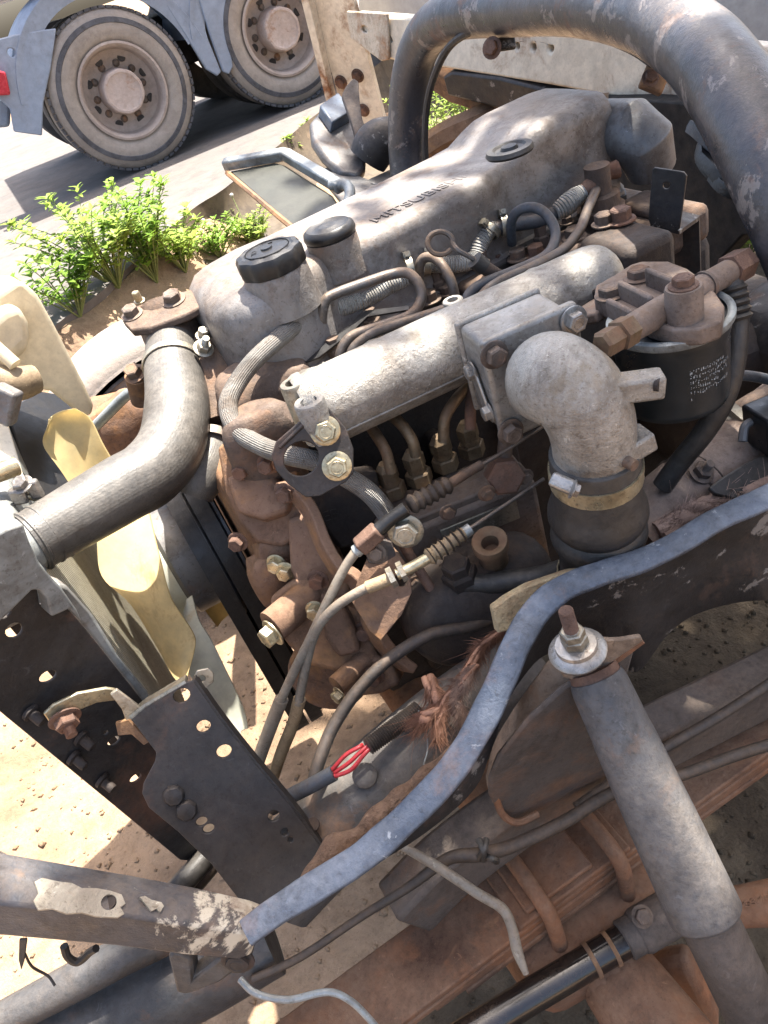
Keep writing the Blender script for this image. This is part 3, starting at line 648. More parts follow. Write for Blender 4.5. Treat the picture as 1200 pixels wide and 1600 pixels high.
# nuts and bolts of the cylinder head, injector holders
for (px, py, z, r, m, st) in ((430, 640, .93, .0, '', 0), (518, 548, .945, .012, 'bolt_steel', 0), (466, 572, .935, .014, 'bolt_steel', 0), (672, 470, .945, .012, 'bolt_steel', 0), (698, 458, .943, .010, 'bolt_steel', 0), (810, 404, .945, .012, 'bolt_steel', 0),
                        (838, 398, .945, .012, 'bolt_rust', 0), (898, 372, .95, .013, 'bolt_steel', 0), (886, 348, .95, .008, 'bolt_steel', 1.2), (944, 350, .985, .012, 'bolt_steel', 0), (970, 345, .985, .014, 'bolt_rust', 0), (462, 555, .95, .008, 'bolt_rust', 1.2), (640, 510, .945, .009, 'bolt_steel', 0), (575, 540, .945, .010, 'bolt_rust', 0), (740, 425, .945, .010, 'bolt_steel', 0), (700, 500, .94, .011, 'bolt_steel', 0), (775, 410, .942, .011, 'bolt_rust', 0)):
    if r: bolt(UZ(px, py, z), AZ, r, m, hd, h=1.0, stud=st)
for (px, py) in ((508, 545), (535, 575), (655, 440), (800, 372), (590, 530), (690, 470), (760, 440), (850, 400)):
    p = UZ(px, py, .93); inj = G().lathe([(.016, 0), (.016, .012), (.012, .014), (.012, .03), (.009, .032), (.009, .045)], p, AZ, 6).build('injector_holder', 'iron', hd, ang=30)
    G().lathe([(.02, 0), (.02, .004), (.015, .006)], p, AZ, 20).build('washer', 'bolt_steel', hd)
# thermostat housing end of head: dark iron lumps at the back
bx = UZ(985, 400, .95)
G().box(V((bx.x - .005, bx.y, .94)), .075, .10, .085).build('head_end_cover', 'dark_iron', eng, bevel=.012)
G().lathe([(.034, 0), (.034, .012), (.028, .014), (.028, .03), (.018, .032), (.018, .07)], UZ(940, 335, .95), AZ, 24).build('pipe_flange', 'iron', eng)
# lifting bracket, Z-shaped black plate at the rear
zb = thing('angle_bracket', 'black Z-shaped steel bracket standing behind the fuel filter', 'bracket', UZ(1060, 450, .9))
P = PQ((1021, 262, 1.0), (1072, 272, .985), (1015, 348, 1.04))
G().poly(P, [(1022, 262), (1068, 269), (1073, 275), (1062, 358), (1056, 361), (1015, 349), (1013, 340), (1019, 266)], [(1041, 290, .0045)], -.005, 0).build('upper_plate', 'black_steel', zb, bevel=.001)
a, b_, c_ = P.at(1016, 349), P.at(1061, 361), Q(1092, 339, 1.07); d_ = a + (c_ - b_)
dn = P.n * -.005
G()._add([a, b_, c_, d_, a - AZ * .005, b_ - AZ * .005, c_ - AZ * .005, d_ - AZ * .005], [(0, 1, 2, 3), (7, 6, 5, 4), (0, 4, 5, 1), (1, 5, 6, 2), (2, 6, 7, 3), (3, 7, 4, 0)]).build('ledge', 'black_steel', zb)
P2 = Plane(c_, d_, c_ - AZ * .1)
e = [c_, d_, d_ - AZ * .19, c_ - AZ * .19]
G()._add(e + [q - P2.n * .005 for q in e], [(0, 1, 2, 3), (7, 6, 5, 4), (0, 4, 5, 1), (1, 5, 6, 2), (2, 6, 7, 3), (3, 7, 4, 0)]).build('lower_plate', 'black_steel', zb)

# ---------------------------------------------------------------- intake manifold
mL, mR = UZ(436, 668, .985), UZ(962, 424, .985); md = (mR - mL).normalized()
def on(t): return mL.lerp(mR, t)
man = G().tube([on(.095), on(.12), on(.2), on(.35), on(.5), on(.8), on(.93), on(.975), on(1.0)], [.041, .0425, .043, .043, .043, .042, .041, .034, .018], 30, 3).build('intake_manifold', 'cast_alu', eng, ang=60)
# parting line of the casting
sd = (md.cross(AZ)).normalized(); sd = -sd if sd.y > 0 else sd
sd2 = (sd * .93 - AZ * .36).normalized()
G().tube([on(.13) + sd2 * .0432, on(.3) + sd2 * .0436, on(.5) + sd2 * .0436], .0014, 6).build('casting_seam', 'cast_alu', man)
# flange and bosses at its front end
P = PQ((432, 720, .84), (550, 690, .81), (470, 775, .86))
g = G().tube([on(.10), on(.085), on(.07)], [.046, .046, .043], 24, smooth=False); g.build('end_flange', 'cast_alu', man)
for (px, py, d, h, r) in ((456, 598, .805, .065, .0140), (482, 626, .785, .045, .0165)):
    o = Q(px, py, d); b = G().lathe([(r * 1.15, -h), (r, -h * .7), (r, -.002), (r * .93, 0), (r * .55, 0), (r * .5, -.012), (r * .1, -.012)], o, AZ, 24).build('threaded_boss', 'cast_alu' if h < .06 else 'zinc', man)
for (px, py, d) in ((707, 468, .885), (646, 513, .905), (622, 530, .92)):
    o = Q(px, py, d); G().lathe([(.016, -.055), (.0125, -.03), (.012, -.001), (.011, 0), (.0065, 0), (.006, -.01), (.001, -.01)], o, AZ, 20).build('threaded_boss', 'cast_alu', man)
for t in (.16, .36, .62, .86):
    p = on(t); G().tube([p, p + V((.01, .07, -.02)), p + V((.01, .15, -.055))], [.03, .03, .032], 16).build('runner', 'cast_alu', man)
# throttle housing box
A = UZ(712, 507, 1.034); B = UZ(840, 452, 1.034); C = UZ(762, 545, 1.034)
bxu = (B - A); bxv = (C - A); bh = .104
def bq(u, v, z): return A + bxu * u + bxv * v - AZ * z
ctr = bq(.5, .44, bh / 2); ux_ = bxu.normalized(); vy = (bxv - ux_ * bxv.dot(ux_)); lv_ = vy.length; vy.normalize(); lu = bxu.length
tb = G().box(ctr, lu, lv_ * .78, bh, ux_).build('throttle_housing', 'box_alu', eng, bevel=.007, seg=3)
G().box(bq(.5, .90, bh / 2), lu * 1.10, lv_ * .16, bh * 1.14, ux_).build('front_flange', 'box_alu', tb, bevel=.005, seg=3)
G().box(bq(.5, .0, bh / 2), lu * 1.04, lv_ * .1, bh * 1.04, ux_).build('rear_flange', 'cast_alu', tb, bevel=.005, seg=3)
fz = bq(.5, 1.0, bh / 2)
def fl(u, z): return bq(u, 1.0, z * bh)
for (u, z, m) in ((.05, .08, 'bolt_steel'), (.96, .08, 'bolt_alu'), (.05, .95, 'bolt_steel'), (.95, .95, 'bolt_steel')):
    bolt(fl(u, z), vy, .0105, m, tb, h=.9, washer=True)
lf_ = bq(-.0, .5, bh * .5)
lv2 = G().box(bq(-.035, .50, bh * .62), .004, .016, .055, ux_, (AZ + vy * -.35)); lv2.build('throttle_lever', 'bolt_alu', tb, bevel=.002)
bolt(bq(-.03, .36, bh * .42), -ux_, .0085, 'bolt_alu', tb); bolt(bq(-.03, .66, bh * .80), -ux_, .0085, 'bolt_alu', tb)
# elbow
ep = [bq(.56, .7, bh * .55), bq(.56, 1.05, bh * .55), Q(866, 592, .70), Q(900, 614, .682), Q(920, 650, .688), Q(927, 682, .702), Q(929, 708, .717)]
elb = G().tube(ep, [.046, .0440, .0425, .0410, .0395, .0385, .0385], 34, 6).build('intake_elbow', 'cast_alu', eng, ang=60)
def bar(a, b, w, h, m, name, parent, up=AZ, bev=.003):
    return G().box((a + b) / 2, (b - a).length, w, h, b - a, up).build(name, m, parent, bevel=bev)
bar(Q(930, 612, .665), Q(1036, 598, .66), .022, .022, 'cast_alu', 'lug_arm', elb)
G().cyl(Q(1024, 600, .652), Q(1031, 601, .650), .006).build('lug_hole', 'dark_iron', elb)
bar(Q(945, 722, .70), Q(1014, 680, .70), .026, .02, 'cast_alu', 'lug_arm', elb)
G().tube([Q(962, 712, .69), Q(992, 728, .675)], .0055, 10).build('stud', 'bolt_steel', elb)
# rubber bellows with clamps
bz = Q(929, 703, .714); be_ = Q(938, 893, .835); ba = (be_ - bz).normalized(); bl = (be_ - bz).length
prof = [(.041, 0), (.0425, .002), (.0425, bl * .30), (.0455, bl * .36), (.0488, bl * .42), (.0495, bl * .47), (.0475, bl * .51), (.044, bl * .545), (.0478, bl * .58), (.049, bl * .63), (.047, bl * .68), (.0425, bl * .72), (.042, bl * .98), (.0445, bl * 1.0), (.043, bl * 1.06), (.039, bl * 1.2)]
bel = G().lathe(prof, bz, ba, 40).build('bellows_hose', 'rubber', eng, ang=60)
clamp(bz + ba * bl * .15, ba, .0428, .018, bel, 'gold_zinc', None, 'clamp_band')
sc = Q(880, 756, .69); G().box(sc, .024, .014, .011, Q(903, 766, .685) - sc, CR @ V((0, 0, 1))).build('clamp_screw', 'bolt_alu', bel, bevel=.003)
bolt(Q(894, 764, .678), Q(913, 768, .69) - sc, .0065, 'bolt_alu', bel)
clamp(bz + ba * bl * 1.0, ba, .045, .008, bel, 'gold_zinc', None, 'clamp_band')

# ---------------------------------------------------------------- lifting plate at front of manifold
P = PQ((436, 705, .80), (500, 640, .795), (545, 760, .815))
lp = G().poly(P, [(424, 712), (431, 690), (498, 632), (508, 630), (520, 645), (540, 668), (552, 700), (552, 738), (540, 752), (500, 774), (478, 776), (450, 755), (432, 735)], [(471, 716, .0175, 1.1)], 0, .005, 22).build('lifting_plate', 'bracket_steel', eng, bevel=.0012)
bar(P.at(436, 700), P.at(502, 636), .014, .005, 'bracket_steel', 'folded_edge', lp, up=P.v)
bolt(P.at(508, 672) + P.n * .005, P.n, .0115, 'gold_zinc', lp, h=.9); bolt(P.at(526, 727) + P.n * .005, P.n, .0115, 'gold_zinc', lp, h=.9)

# ---------------------------------------------------------------- pipes and hoses on the head
def pipe(name, pts, r, m, seg=10): return G().tube([Q(*p) for p in pts], r, seg, 7).build(name, m, eng)
pipe('injector_pipe', [(503, 545, 1.03), (503, 495, .99), (508, 472, .98), (520, 461, .98), (565, 444, .985), (611, 429, .99), (637, 427, .985), (654, 443, .98), (658, 468, .98), (641, 492, .975), (600, 508, .965), (555, 523, .96), (538, 538, .96), (531, 560, .965), (533, 590, .98)], .0068, 'steel_pipe')
pipe('injector_pipe', [(549, 592, .98), (546, 562, .965), (555, 540, .96), (585, 519, .96), (640, 501, .955), (694, 484, .95), (760, 455, .96)], .0068, 'steel_pipe')
pipe('injector_pipe', [(655, 445, 1.06), (655, 418, 1.03), (662, 404, 1.02), (678, 403, 1.01), (694, 419, 1.0), (706, 443, 1.0), (712, 470, 1.01)], .0068, 'steel_pipe')
pipe('injector_pipe', [(800, 380, 1.09), (799, 347, 1.05), (812, 328, 1.03), (838, 325, 1.02), (860, 343, 1.015), (868, 370, 1.01), (852, 400, .99), (800, 425, .97), (755, 443, .955), (732, 461, .95), (727, 485, .95)], .0068, 'cable_blue')
pipe('injector_pipe', [(942, 278, 1.11), (934, 292, 1.09), (919, 325, 1.06), (906, 358, 1.03), (880, 390, 1.0), (830, 418, .97), (785, 438, .955), (760, 455, .945), (750, 472, .945), (752, 490, .95)], .0068, 'steel_pipe')
wh = pipe('wrapped_hose', [(508, 488, 1.03), (540, 478, 1.03), (577, 463, 1.04), (605, 447, 1.045), (634, 436, 1.05)], [.010, .012, .0125, .012, .010], 'white_wrap', 12)
pipe('wrapped_hose', [(665, 414, 1.05), (690, 413, 1.06), (720, 412, 1.07), (741, 404, 1.08), (750, 382, 1.08), (765, 360, 1.08), (775, 357, 1.08)], [.010, .0115, .012, .012, .012, .011, .01], 'white_wrap', 12)
pipe('return_hose', [(775, 358, 1.08), (795, 352, 1.08), (840, 345, 1.085), (868, 332, 1.09), (880, 322, 1.09)], .010, 'cable_blue')
pipe('foil_sleeve', [(868, 332, 1.085), (885, 320, 1.085), (900, 308, 1.09), (912, 300, 1.09)], [.011, .015, .014, .011], 'white_wrap', 12)
pipe('pipe_fitting', [(908, 303, 1.09), (925, 289, 1.09), (945, 272, 1.10), (965, 264, 1.10)], [.010, .012, .011, .013], 'bolt_rust', 10)
for (px, py, d, dx) in ((487, 490, 1.0, (1, -.4)), (640, 418, 1.03, (1, -.3)), (668, 413, 1.05, (1, 0)), (766, 360, 1.075, (.6, -1)), (787, 352, 1.075, (1, -.2))):
    q = Q(px, py, d); ax = (Q(px + 20 * dx[0], py + 20 * dx[1], d) - q).normalized(); clamp(q, ax, .0135, .009, eng, 'zinc', CR @ V((.1, 1, .3)))
bh_ = pipe('braided_hose', [(492, 488, 1.0), (478, 496, .99), (440, 525, .965), (395, 566, .94), (364, 610, .92), (357, 640, .91), (372, 674, .90), (415, 700, .88), (455, 712, .855), (495, 722, .85), (540, 745, .85), (575, 768, .855), (598, 794, .87), (610, 815, .88)], .0115, 'braid_hose', 14)
# dipstick
dk = G().tube([Q(688 + 20 * math.cos(a) * 1.0, 380 + 20 * math.sin(a) * .9, .96) for a in [math.pi * 2 * i / 12 + .6 for i in range(12)]] + [Q(716, 391, .955), Q(735, 402, .96), Q(752, 413, .965)], .0034, 8, 4).build('dipstick', 'steel_pipe', eng)
G().cyl(Q(742, 406, .958), Q(756, 418, .965), .011).build('dipstick_grip', 'rubber', eng); G().cyl(Q(754, 416, .965), Q(800, 446, 1.0), .009).build('dipstick_tube', 'iron', eng)
wire('breather_wire', [(540, 585, 1.02), (600, 530, 1.02), (640, 512, 1.03), (680, 500, 1.03), (740, 466, 1.05)], .004, 'cable_dark', parent=eng)
pl_ = PQ((500, 555, .99), (560, 500, 1.0), (575, 515, .985))
G().poly(pl_, [(478, 568), (520, 530), (548, 510), (568, 488), (640, 480), (640, 486), (575, 497), (552, 520), (500, 560)], (), 0, .003).build('spacer_strip', 'black_plastic', eng)

# ---------------------------------------------------------------- fuel filter
fo = Q(1046, 498, .735); fr = .0595
ff = thing('fuel_filter', 'black screw-on fuel filter with brown cast head and printed label', 'fuel filter', fo - AZ * .11)
can = G().lathe([(.02, -.090), (.046, -.090), (.052, -.086), (.0535, -.079), (.0535, -.016), (.0548, -.012), (.0548, -.001)], fo, AZ, 56).build('canister', 'filter_can', ff, ang=50)
G().lathe([(.0545, -.004), (.0568, -.004), (.0585, -.001), (.0585, .004), (.056, .0055), (.0535, .0055), (.051, .003)], fo, AZ, 56, closed=True).build('rim', 'filter_rim', ff, ang=50)
# printed label lines on the can
rk = random.Random(5); vs, fs = [], []
def canp(th, z): return fo + V((math.cos(th) * .0538, math.sin(th) * .0538, z))
thc = math.atan2((CAM - fo).y, (CAM - fo).x)
for row in range(6):
    th = thc + .28; z = -.028 - .0058 * row
    n_ch = rk.randint(12, 20) if row < 5 else 1
    for q in range(n_ch):
        w_ = rk.choice((.022, .03, .04)); 
        for sgm in range(rk.choice((2, 3))):
            t0 = th + rk.uniform(0, w_ * .6); t1 = t0 + rk.uniform(.012, w_ * .7); z0 = z - rk.uniform(0, .0035); z1 = z0 - rk.choice((.0006, .0007, .0022))
            k = len(vs); vs += [canp(t0, z0), canp(t1, z0), canp(t1, z1), canp(t0, z1)]; fs.append((k, k + 1, k + 2, k + 3))
        th += w_ + .015
G()._add(vs, fs).build('printed_label', 'print_white', can, kind='stuff', flat=True)
hz = fo.z + .006
ph = Plane(V((fo.x, fo.y, hz)), V((fo.x + 1, fo.y, hz)), V((fo.x, fo.y + 1, hz)))
hp = G().poly(ph, [(930, 482), (932, 462), (960, 446), (985, 430), (1005, 424), (1045, 424), (1075, 436), (1110, 462), (1132, 494), (1128, 520), (1095, 532), (1050, 534), (1015, 522), (985, 500), (955, 495)], (), -.006, .012).build('filter_head', 'filter_head', ff, bevel=.003)
def hq(px, py, z): return UZ(px, py, z)
for a, b in (((968, 452), (1020, 478)), ((1010, 432), (1058, 452)), ((950, 480), (990, 500))):
    bar(hq(*a, hz + .02), hq(*b, hz + .02), .006, .02, 'filter_head', 'cast_rib', hp)
G().lathe([(.0165, 0), (.0165, .03), (.0155, .033), (.009, .033)], hq(1070, 500, hz + .01), AZ, 24).build('bleed_boss', 'filter_head', hp)
bolt(hq(1070, 500, hz + .01) + AZ * .033, AZ, .0095, 'bolt_rust', hp, h=.8)
bolt(hq(953, 462, hz + .0125), AZ, .011, 'bolt_steel', hp); bolt(hq(998, 434, hz + .0125), AZ, .011, 'bolt_steel', hp)
pa, pb = Q(975, 520, .685), Q(1150, 418, .75)
pp = G().tube([pa, pa.lerp(pb, .3), pa.lerp(pb, .6), pb], [.0125, .0135, .0125, .012], 18).build('fuel_rail', 'filter_head', ff)
G().lathe([(.0145, 0), (.0145, .016), (.0115, .017), (.0125, .020), (.0125, .036), (.010, .039)], pa + (pa - pb).normalized() * -.008, (pa - pb).normalized(), 6).build('banjo_bolt', 'brass', ff, ang=25)
G().lathe([(.016, -.012), (.016, .014), (.0135, .017)], pb, (pb - pa).normalized(), 6).build('banjo_nut', 'bolt_rust', ff, ang=25)
clamp(pa.lerp(pb, .70), (pb - pa).normalized(), .0125, .004, ff, 'bolt_steel'); 
dh = thing('fuel_hose', 'ribbed dark rubber hose dropping from the fuel filter pipe', 'hose', Q(1040, 750, .84))
G().tube([Q(*p) for p in ((1136, 436, .75), (1148, 470, .755), (1151, 520, .76), (1145, 575, .77), (1130, 625, .785), (1100, 675, .81), (1062, 722, .84), (1035, 760, .86))], [.0125, .0135, .0115, .0115, .0115, .0115, .0115, .0115], 14, 6).build('hose_body', 'rubber', dh)
for k in range(5): G().lathe([(.0125, -.003), (.0152, 0), (.0125, .003)], Q(1143 + k * 2, 452 + k * 11, .752), Q(1147, 480, .755) - Q(1140, 440, .75), 18).build('hose_ring', 'rubber', dh)
# bracket that carries the filter
bar(Q(905, 490, .83), Q(960, 480, .78), .05, .012, 'filter_head', 'filter_bracket', ff)
bar(Q(1000, 440, .80), Q(900, 470, .92), .045, .02, 'dark_iron', 'bracket_arm', ff)

# ---------------------------------------------------------------- injection pump
ip = G(); pT = .80
c0, c1 = UZ(575, 797, pT), UZ(800, 705, pT); pd = (c1 - c0).normalized(); pn = pd.cross(AZ); pn = -pn if pn.y > 0 else pn
pmid = (c0 + c1) / 2 + pn * .03; plen = (c1 - c0).length
pump = G().box(pmid - AZ * .07, plen, .085, .14, pd).build('injection_pump', 'pump_iron', eng, bevel=.007)
G().box(pmid + pn * .005 - AZ * .155, plen * .86, .10, .06, pd).build('pump_base', 'dark_iron', pump, bevel=.012)
G().box(pmid + pn * .022 + AZ * .004, plen * .96, .03, .012, pd).build('rack_rail', 'pump_iron', pump, bevel=.003)
G().box(pmid + pn * .0445 - AZ * .03 + pd * .02, plen * .5, .003, .03, pd).build('name_plate', 'zinc', pump, bevel=.0008)
for k, (px, py) in enumerate(((616, 772), (657, 752), (698, 730), (739, 708))):
    o = UZ(px, py, pT + .005); n_ = G().lathe([(.0175, 0), (.0175, .016), (.0155, .018)], o, AZ, 6).build('delivery_union', 'brass', pump, ang=25)
    G().lathe([(.0125, .016), (.0125, .026), (.0105, .027)], o, AZ, 18).build('union_neck', 'brass', pump)
    G().lathe([(.0142, .026), (.0142, .042), (.011, .046), (.0075, .05)], o, AZ, 6).build('union_nut', 'brass', pump, ang=25)
dl = [[(611, 738, .88), (603, 706, .87), (588, 680, .88), (570, 655, .92)], [(650, 712, .885), (644, 688, .875), (626, 662, .88), (600, 640, .92)], [(693, 690, .89), (695, 655, .88), (712, 625, .89), (735, 600, .93)], [(735, 670, .895), (735, 640, .89), (738, 600, .92)]]
for p in dl: pipe('delivery_pipe', p, .0066, 'brass' if p[0][0] != 735 else 'bolt_rust')
pipe('delivery_pipe', [(789, 735, .88), (789, 700, .87), (795, 655, .88)], .0085, 'iron')
G().lathe([(.022, -.012), (.022, .012), (.019, .014)], Q(788, 742, .87), V((-.3, -.9, .3)), 6).build('banjo_hexagon', 'bolt_rust', pump, ang=25)
bolt(Q(634, 829, .835), V((-.45, -.85, .25)), .0145, 'zinc', pump, h=.8)
for (px, py, d) in ((585, 862, .86), (760, 770, .86), (700, 800, .87), (650, 910, .9), (820, 745, .87)): bolt(Q(px, py, d), pn, .0075, 'bolt_steel', pump)
# governor / lower housing with filler port
g = blob(Q(745, 935, .93), .10, .06, .07, pd, AZ, .12, 3, p=.7); g.build('governor_housing', 'dark_iron', eng, ang=60, sub=1)
G().lathe([(.0165, -.06), (.0165, -.012), (.0205, -.01), (.0205, 0), (.0195, .002), (.0165, .002), (.010, -.003), (.009, -.02), (.001, -.02)], Q(765, 846, .85), V((-.1, -.25, 1)), 28).build('filler_port', 'brass', eng, ang=40)
G().lathe([(.021, -.03), (.021, .0), (.018, .004), (.0165, .004), (.0165, .016), (.014, .018)], Q(716, 893, .865), V((-.1, -.1, 1)), 6).build('banjo_hexagon', 'dark_iron', eng, ang=25)
pipe('oil_hose', [(722, 912, .87), (760, 912, .87), (800, 907, .865), (850, 900, .86), (905, 880, .87)], [.0115, .0125, .0125, .0125, .0125], 'rubber', 14)
pipe('oil_pipe', [(622, 838, .86), (648, 880, .87), (680, 930, .88), (705, 965, .89), (722, 990, .90)], .0062, 'bolt_rust')
P = PQ((556, 939, .865), (607, 843, .85), (643, 921, .85))
G().poly(P, [(548, 935), (575, 870), (604, 842), (622, 862), (640, 888), (644, 925), (628, 960), (596, 1000), (578, 985)], [(628, 905, .008)], 0, .003).build('cable_bracket', 'gear_case', eng, bevel=.0008)
P = PQ((575, 850, .85), (612, 838, .845), (600, 880, .855)); G().poly(P, [(568, 850), (580, 836), (612, 845), (620, 868), (600, 882), (576, 878)], [], 0, .004).build('cable_clip', 'bracket_steel', eng, bevel=.001)
bolt(Q(588, 864, .842), P.n, .008, 'bolt_steel', eng)

# ---------------------------------------------------------------- gear case at the front of the engine
gc = G().loft([[V((x, y * k_, .66 + (z - .66) * k_)) for y, z in ((-.20, .90), (-.245, .84), (-.25, .72), (-.27, .62), (-.245, .50), (-.16, .40), (.05, .36), (.2, .42), (.23, .60), (.21, .86), (.1, .92), (-.1, .92))] for x, k_ in ((-.465, .86), (-.458, .93), (-.44, .965), (-.39, .97), (-.385, 1.0), (-.368, 1.0), (-.362, .97))]).build('gear_case', 'gear_case', eng, ang=50, bevel=.004)
def casting(out, d0, h, m='gear_case', nx=V((-.42, -.72, .55)), bev=.006, holes=()):
    c = Q(sum(p[0] for p in out) / len(out), sum(p[1] for p in out) / len(out), d0); n_ = nx.normalized(); u_ = (AZ.cross(n_)).normalized()
    pl = Plane(c, c + u_, c + n_.cross(u_)); return G().poly(pl, out, holes, -h, 0).build('case_section', m, gc, bevel=bev, seg=3)
casting([(338, 700), (350, 690), (400, 685), (440, 700), (462, 740), (480, 800), (470, 840), (440, 855), (400, 850), (372, 815), (350, 770)], .945, .06)
casting([(352, 745), (385, 735), (430, 745), (455, 770), (448, 800), (410, 812), (370, 800)], .925, .03, nx=V((-.2, -.65, .7)))
casting([(405, 710), (432, 712), (440, 728), (425, 742), (405, 735)], .905, .03)
casting([(425, 755), (452, 752), (462, 772), (446, 788), (428, 780)], .90, .03)
casting([(448, 810), (485, 800), (515, 880), (545, 915), (540, 950), (500, 955), (470, 930), (452, 890)], .93, .05)
casting([(420, 935), (455, 905), (490, 905), (520, 940), (560, 955), (585, 1010), (590, 1050), (560, 1070), (520, 1050), (480, 1040), (450, 1010), (425, 975)], .935, .05)
casting([(500, 955), (535, 945), (555, 985), (565, 1020), (530, 1030), (508, 1000)], .905, .03, nx=V((-.3, -.85, .3)))
casting([(540, 1035), (575, 1020), (612, 1035), (625, 1070), (595, 1085), (560, 1090), (545, 1065)], .93, .05)
G().lathe([(.03, 0), (.05, 0), (.054, .006), (.054, .04)], Q(510, 1060, 1.0), V((.5, .75, -.25)), 32).build('round_cover', 'gear_case', gc)
for (px, py) in ((425, 900), (435, 868)):
    blob(Q(px, py, .995), .03, .028, .04, AX, AZ, .3, 2.2, p=.6).build('case_lobe', 'gear_case', gc, ang=50, sub=1)
for (px, py, d, L, r) in ((455, 960, .93, .08, .021), (550, 1060, .92, .06, .013)):
    o = Q(px, py, d); G().lathe([(r * 1.2, 0), (r, L * .4), (r, L)], o + V((L * .6, .02, 0)), V((-1, -.35, .05)), 16).build('bolt_boss', 'gear_case', gc)
    bolt(o + V((-L * .36, -.012, 0)), V((-1, -.35, .05)), r * .62, 'gold_zinc' if py > 850 else 'bolt_rust', gc, h=1.0)
for (px, py, d, m) in ((378, 735, .925, 'bolt_rust'), (432, 880, .955, 'gold_zinc'), (447, 892, .945, 'gold_zinc'), (372, 846, .95, 'bolt_rust'), (418, 725, .905, 'bolt_rust'), (446, 770, .9, 'bolt_rust'), (497, 905, .92, 'bolt_rust'), (494, 953, .905, 'gold_zinc'), (570, 985, .92, 'bolt_rust'), (585, 1055, .92, 'bolt_rust')):
    bolt(Q(px, py, d), V((-.6, -.8, .2)), .0095, m, gc, h=1.1)
# wavy flange between the case and the pump
pf = [(462, 770, .90), (485, 800, .895), (505, 850, .89), (530, 890, .885), (555, 905, .885), (575, 945, .89), (585, 985, .90), (610, 1020, .91), (640, 1045, .92)]
G().tube([Q(*p) for p in pf], 1, 4, 5, up=V((-1, -.3, 0)), prof=[(-.016, -.006), (.016, -.006), (.016, .006), (-.016, .006)]).build('case_flange', 'gear_case', gc, bevel=.002)
# block side between case and pump with the cast mark
P = PQ((500, 800, .945), (600, 760, .955), (560, 860, .975)); G().poly(P, [(478, 770), (530, 742), (590, 735), (600, 800), (570, 850), (530, 860), (500, 820)], (), -.03, 0).build('side_cover', 'dark_iron', eng, bevel=.006)
text('EB', P.at(517, 806) + P.n * .0005, P.at(540, 798) - P.at(495, 812), P.at(512, 790) - P.at(517, 812), .02, 'dark_iron', eng, .001)

# ---------------------------------------------------------------- belts, pulleys and fan
FA = V((0, .0, .70))
def fx(x): return V((x, 0, .70))
pu = G().lathe([(.05, 0), (.085, .0), (.092, .006), (.092, .05), (.10, .058), (.126, .06), (.126, .066), (.112, .072), (.126, .078), (.126, .084), (.112, .09), (.126, .096), (.126, .10), (.06, .10)], fx(-.575), AX, 48).build('fan_pulley', 'grey_plain', eng, ang=35)
G().lathe([(.04, 0), (.13, 0), (.138, .004), (.12, .012), (.138, .02), (.12, .03), (.138, .038), (.138, .044), (.05, .044)], V((-.52, 0, .44)), AX, 48).build('crank_pulley', 'dark_iron', eng)
for x in (-.522, -.494):
    pts = [V((0, math.cos(a) * .131, .70 + math.sin(a) * .131)) for a in [math.pi * i / 14 for i in range(15)]] + [V((0, math.cos(a) * .141, .44 + math.sin(a) * .141)) for a in [math.pi + math.pi * i / 14 for i in range(15)]]
    L_ = []
    for i, p in enumerate(pts):
        c = V((0, 0, .70 if i < 15 else .44)); r = (p - c).normalized()
        L_.append([V((x - .0115, p.y, p.z)) + r * .008, V((x + .0115, p.y, p.z)) + r * .008, V((x + .008, p.y, p.z)) - r * .007, V((x - .008, p.y, p.z)) - r * .007])
    L_.append(L_[0]); G().loft(L_, cap=False).build('drive_belt', 'rubber', eng, ang=30)
fan = thing('cooling_fan', 'yellowed plastic cooling fan behind the radiator', 'fan', (-.60, 0, .70))
G().lathe([(.03, -.03), (.075, -.028), (.085, -.02), (.085, .03), (.06, .035)], fx(-.60), AX, 40).build('fan_hub', 'fan_white', fan)
def blade(ea, eb, m, bulge):
    """fan blade between two edge curves (root to tip), bulging between them"""
    A_e = [V(q) for q in cr([tuple(Q(*p)) for p in ea], 6)]; B_e = [V(q) for q in cr([tuple(Q(*p)) for p in eb], 6)]; nu, nv = len(A_e), 9; th = .002; top = []
    for i in range(nu):
        a, b = A_e[i], B_e[i]; tan = (A_e[min(nu - 1, i + 1)] - A_e[max(0, i - 1)]); nr = tan.cross(b - a).normalized(); nr = -nr if nr.dot(CAM - a) < 0 else nr
        top.append([a.lerp(b, j / (nv - 1)) + nr * bulge * (1 - (2 * j / (nv - 1) - 1) ** 2) for j in range(nv)])
    L_ = [[p + CR @ V((0, 0, th)) for p in r_] + [p - CR @ V((0, 0, th)) for p in r_[::-1]] for r_ in top]
    return G().loft(L_).build('fan_blade', m, fan, ang=50, bevel=.0012)
blade([(180, 845, 1.06), (140, 800, 1.03), (95, 735, 1.0), (68, 695, .985), (76, 664, .985)], [(222, 795, 1.09), (205, 765, 1.07), (165, 700, 1.045), (142, 655, 1.03), (118, 638, 1.01)], 'fan_plastic', -.016)
blade([(152, 845, 1.01), (160, 900, .985), (205, 945, .975), (245, 1010, .975), (272, 1058, .985), (286, 1066, .99)], [(232, 795, 1.07), (250, 870, 1.05), (268, 935, 1.04), (300, 985, 1.03), (305, 1010, 1.02), (292, 1060, 1.0)], 'fan_plastic', -.010)
blade([(290, 940, 1.09), (282, 985, 1.07), (284, 1025, 1.06), (310, 1075, 1.07), (345, 1115, 1.09), (376, 1146, 1.11)], [(300, 930, 1.10), (312, 970, 1.09), (330, 1000, 1.09), (352, 1045, 1.1), (380, 1105, 1.12), (388, 1138, 1.12)], 'fan_white', -.006)
blade([(262, 905, 1.16), (300, 930, 1.2), (340, 980, 1.25)], [(275, 880, 1.18), (330, 905, 1.24), (380, 950, 1.3)], 'fan_plastic', -.01)
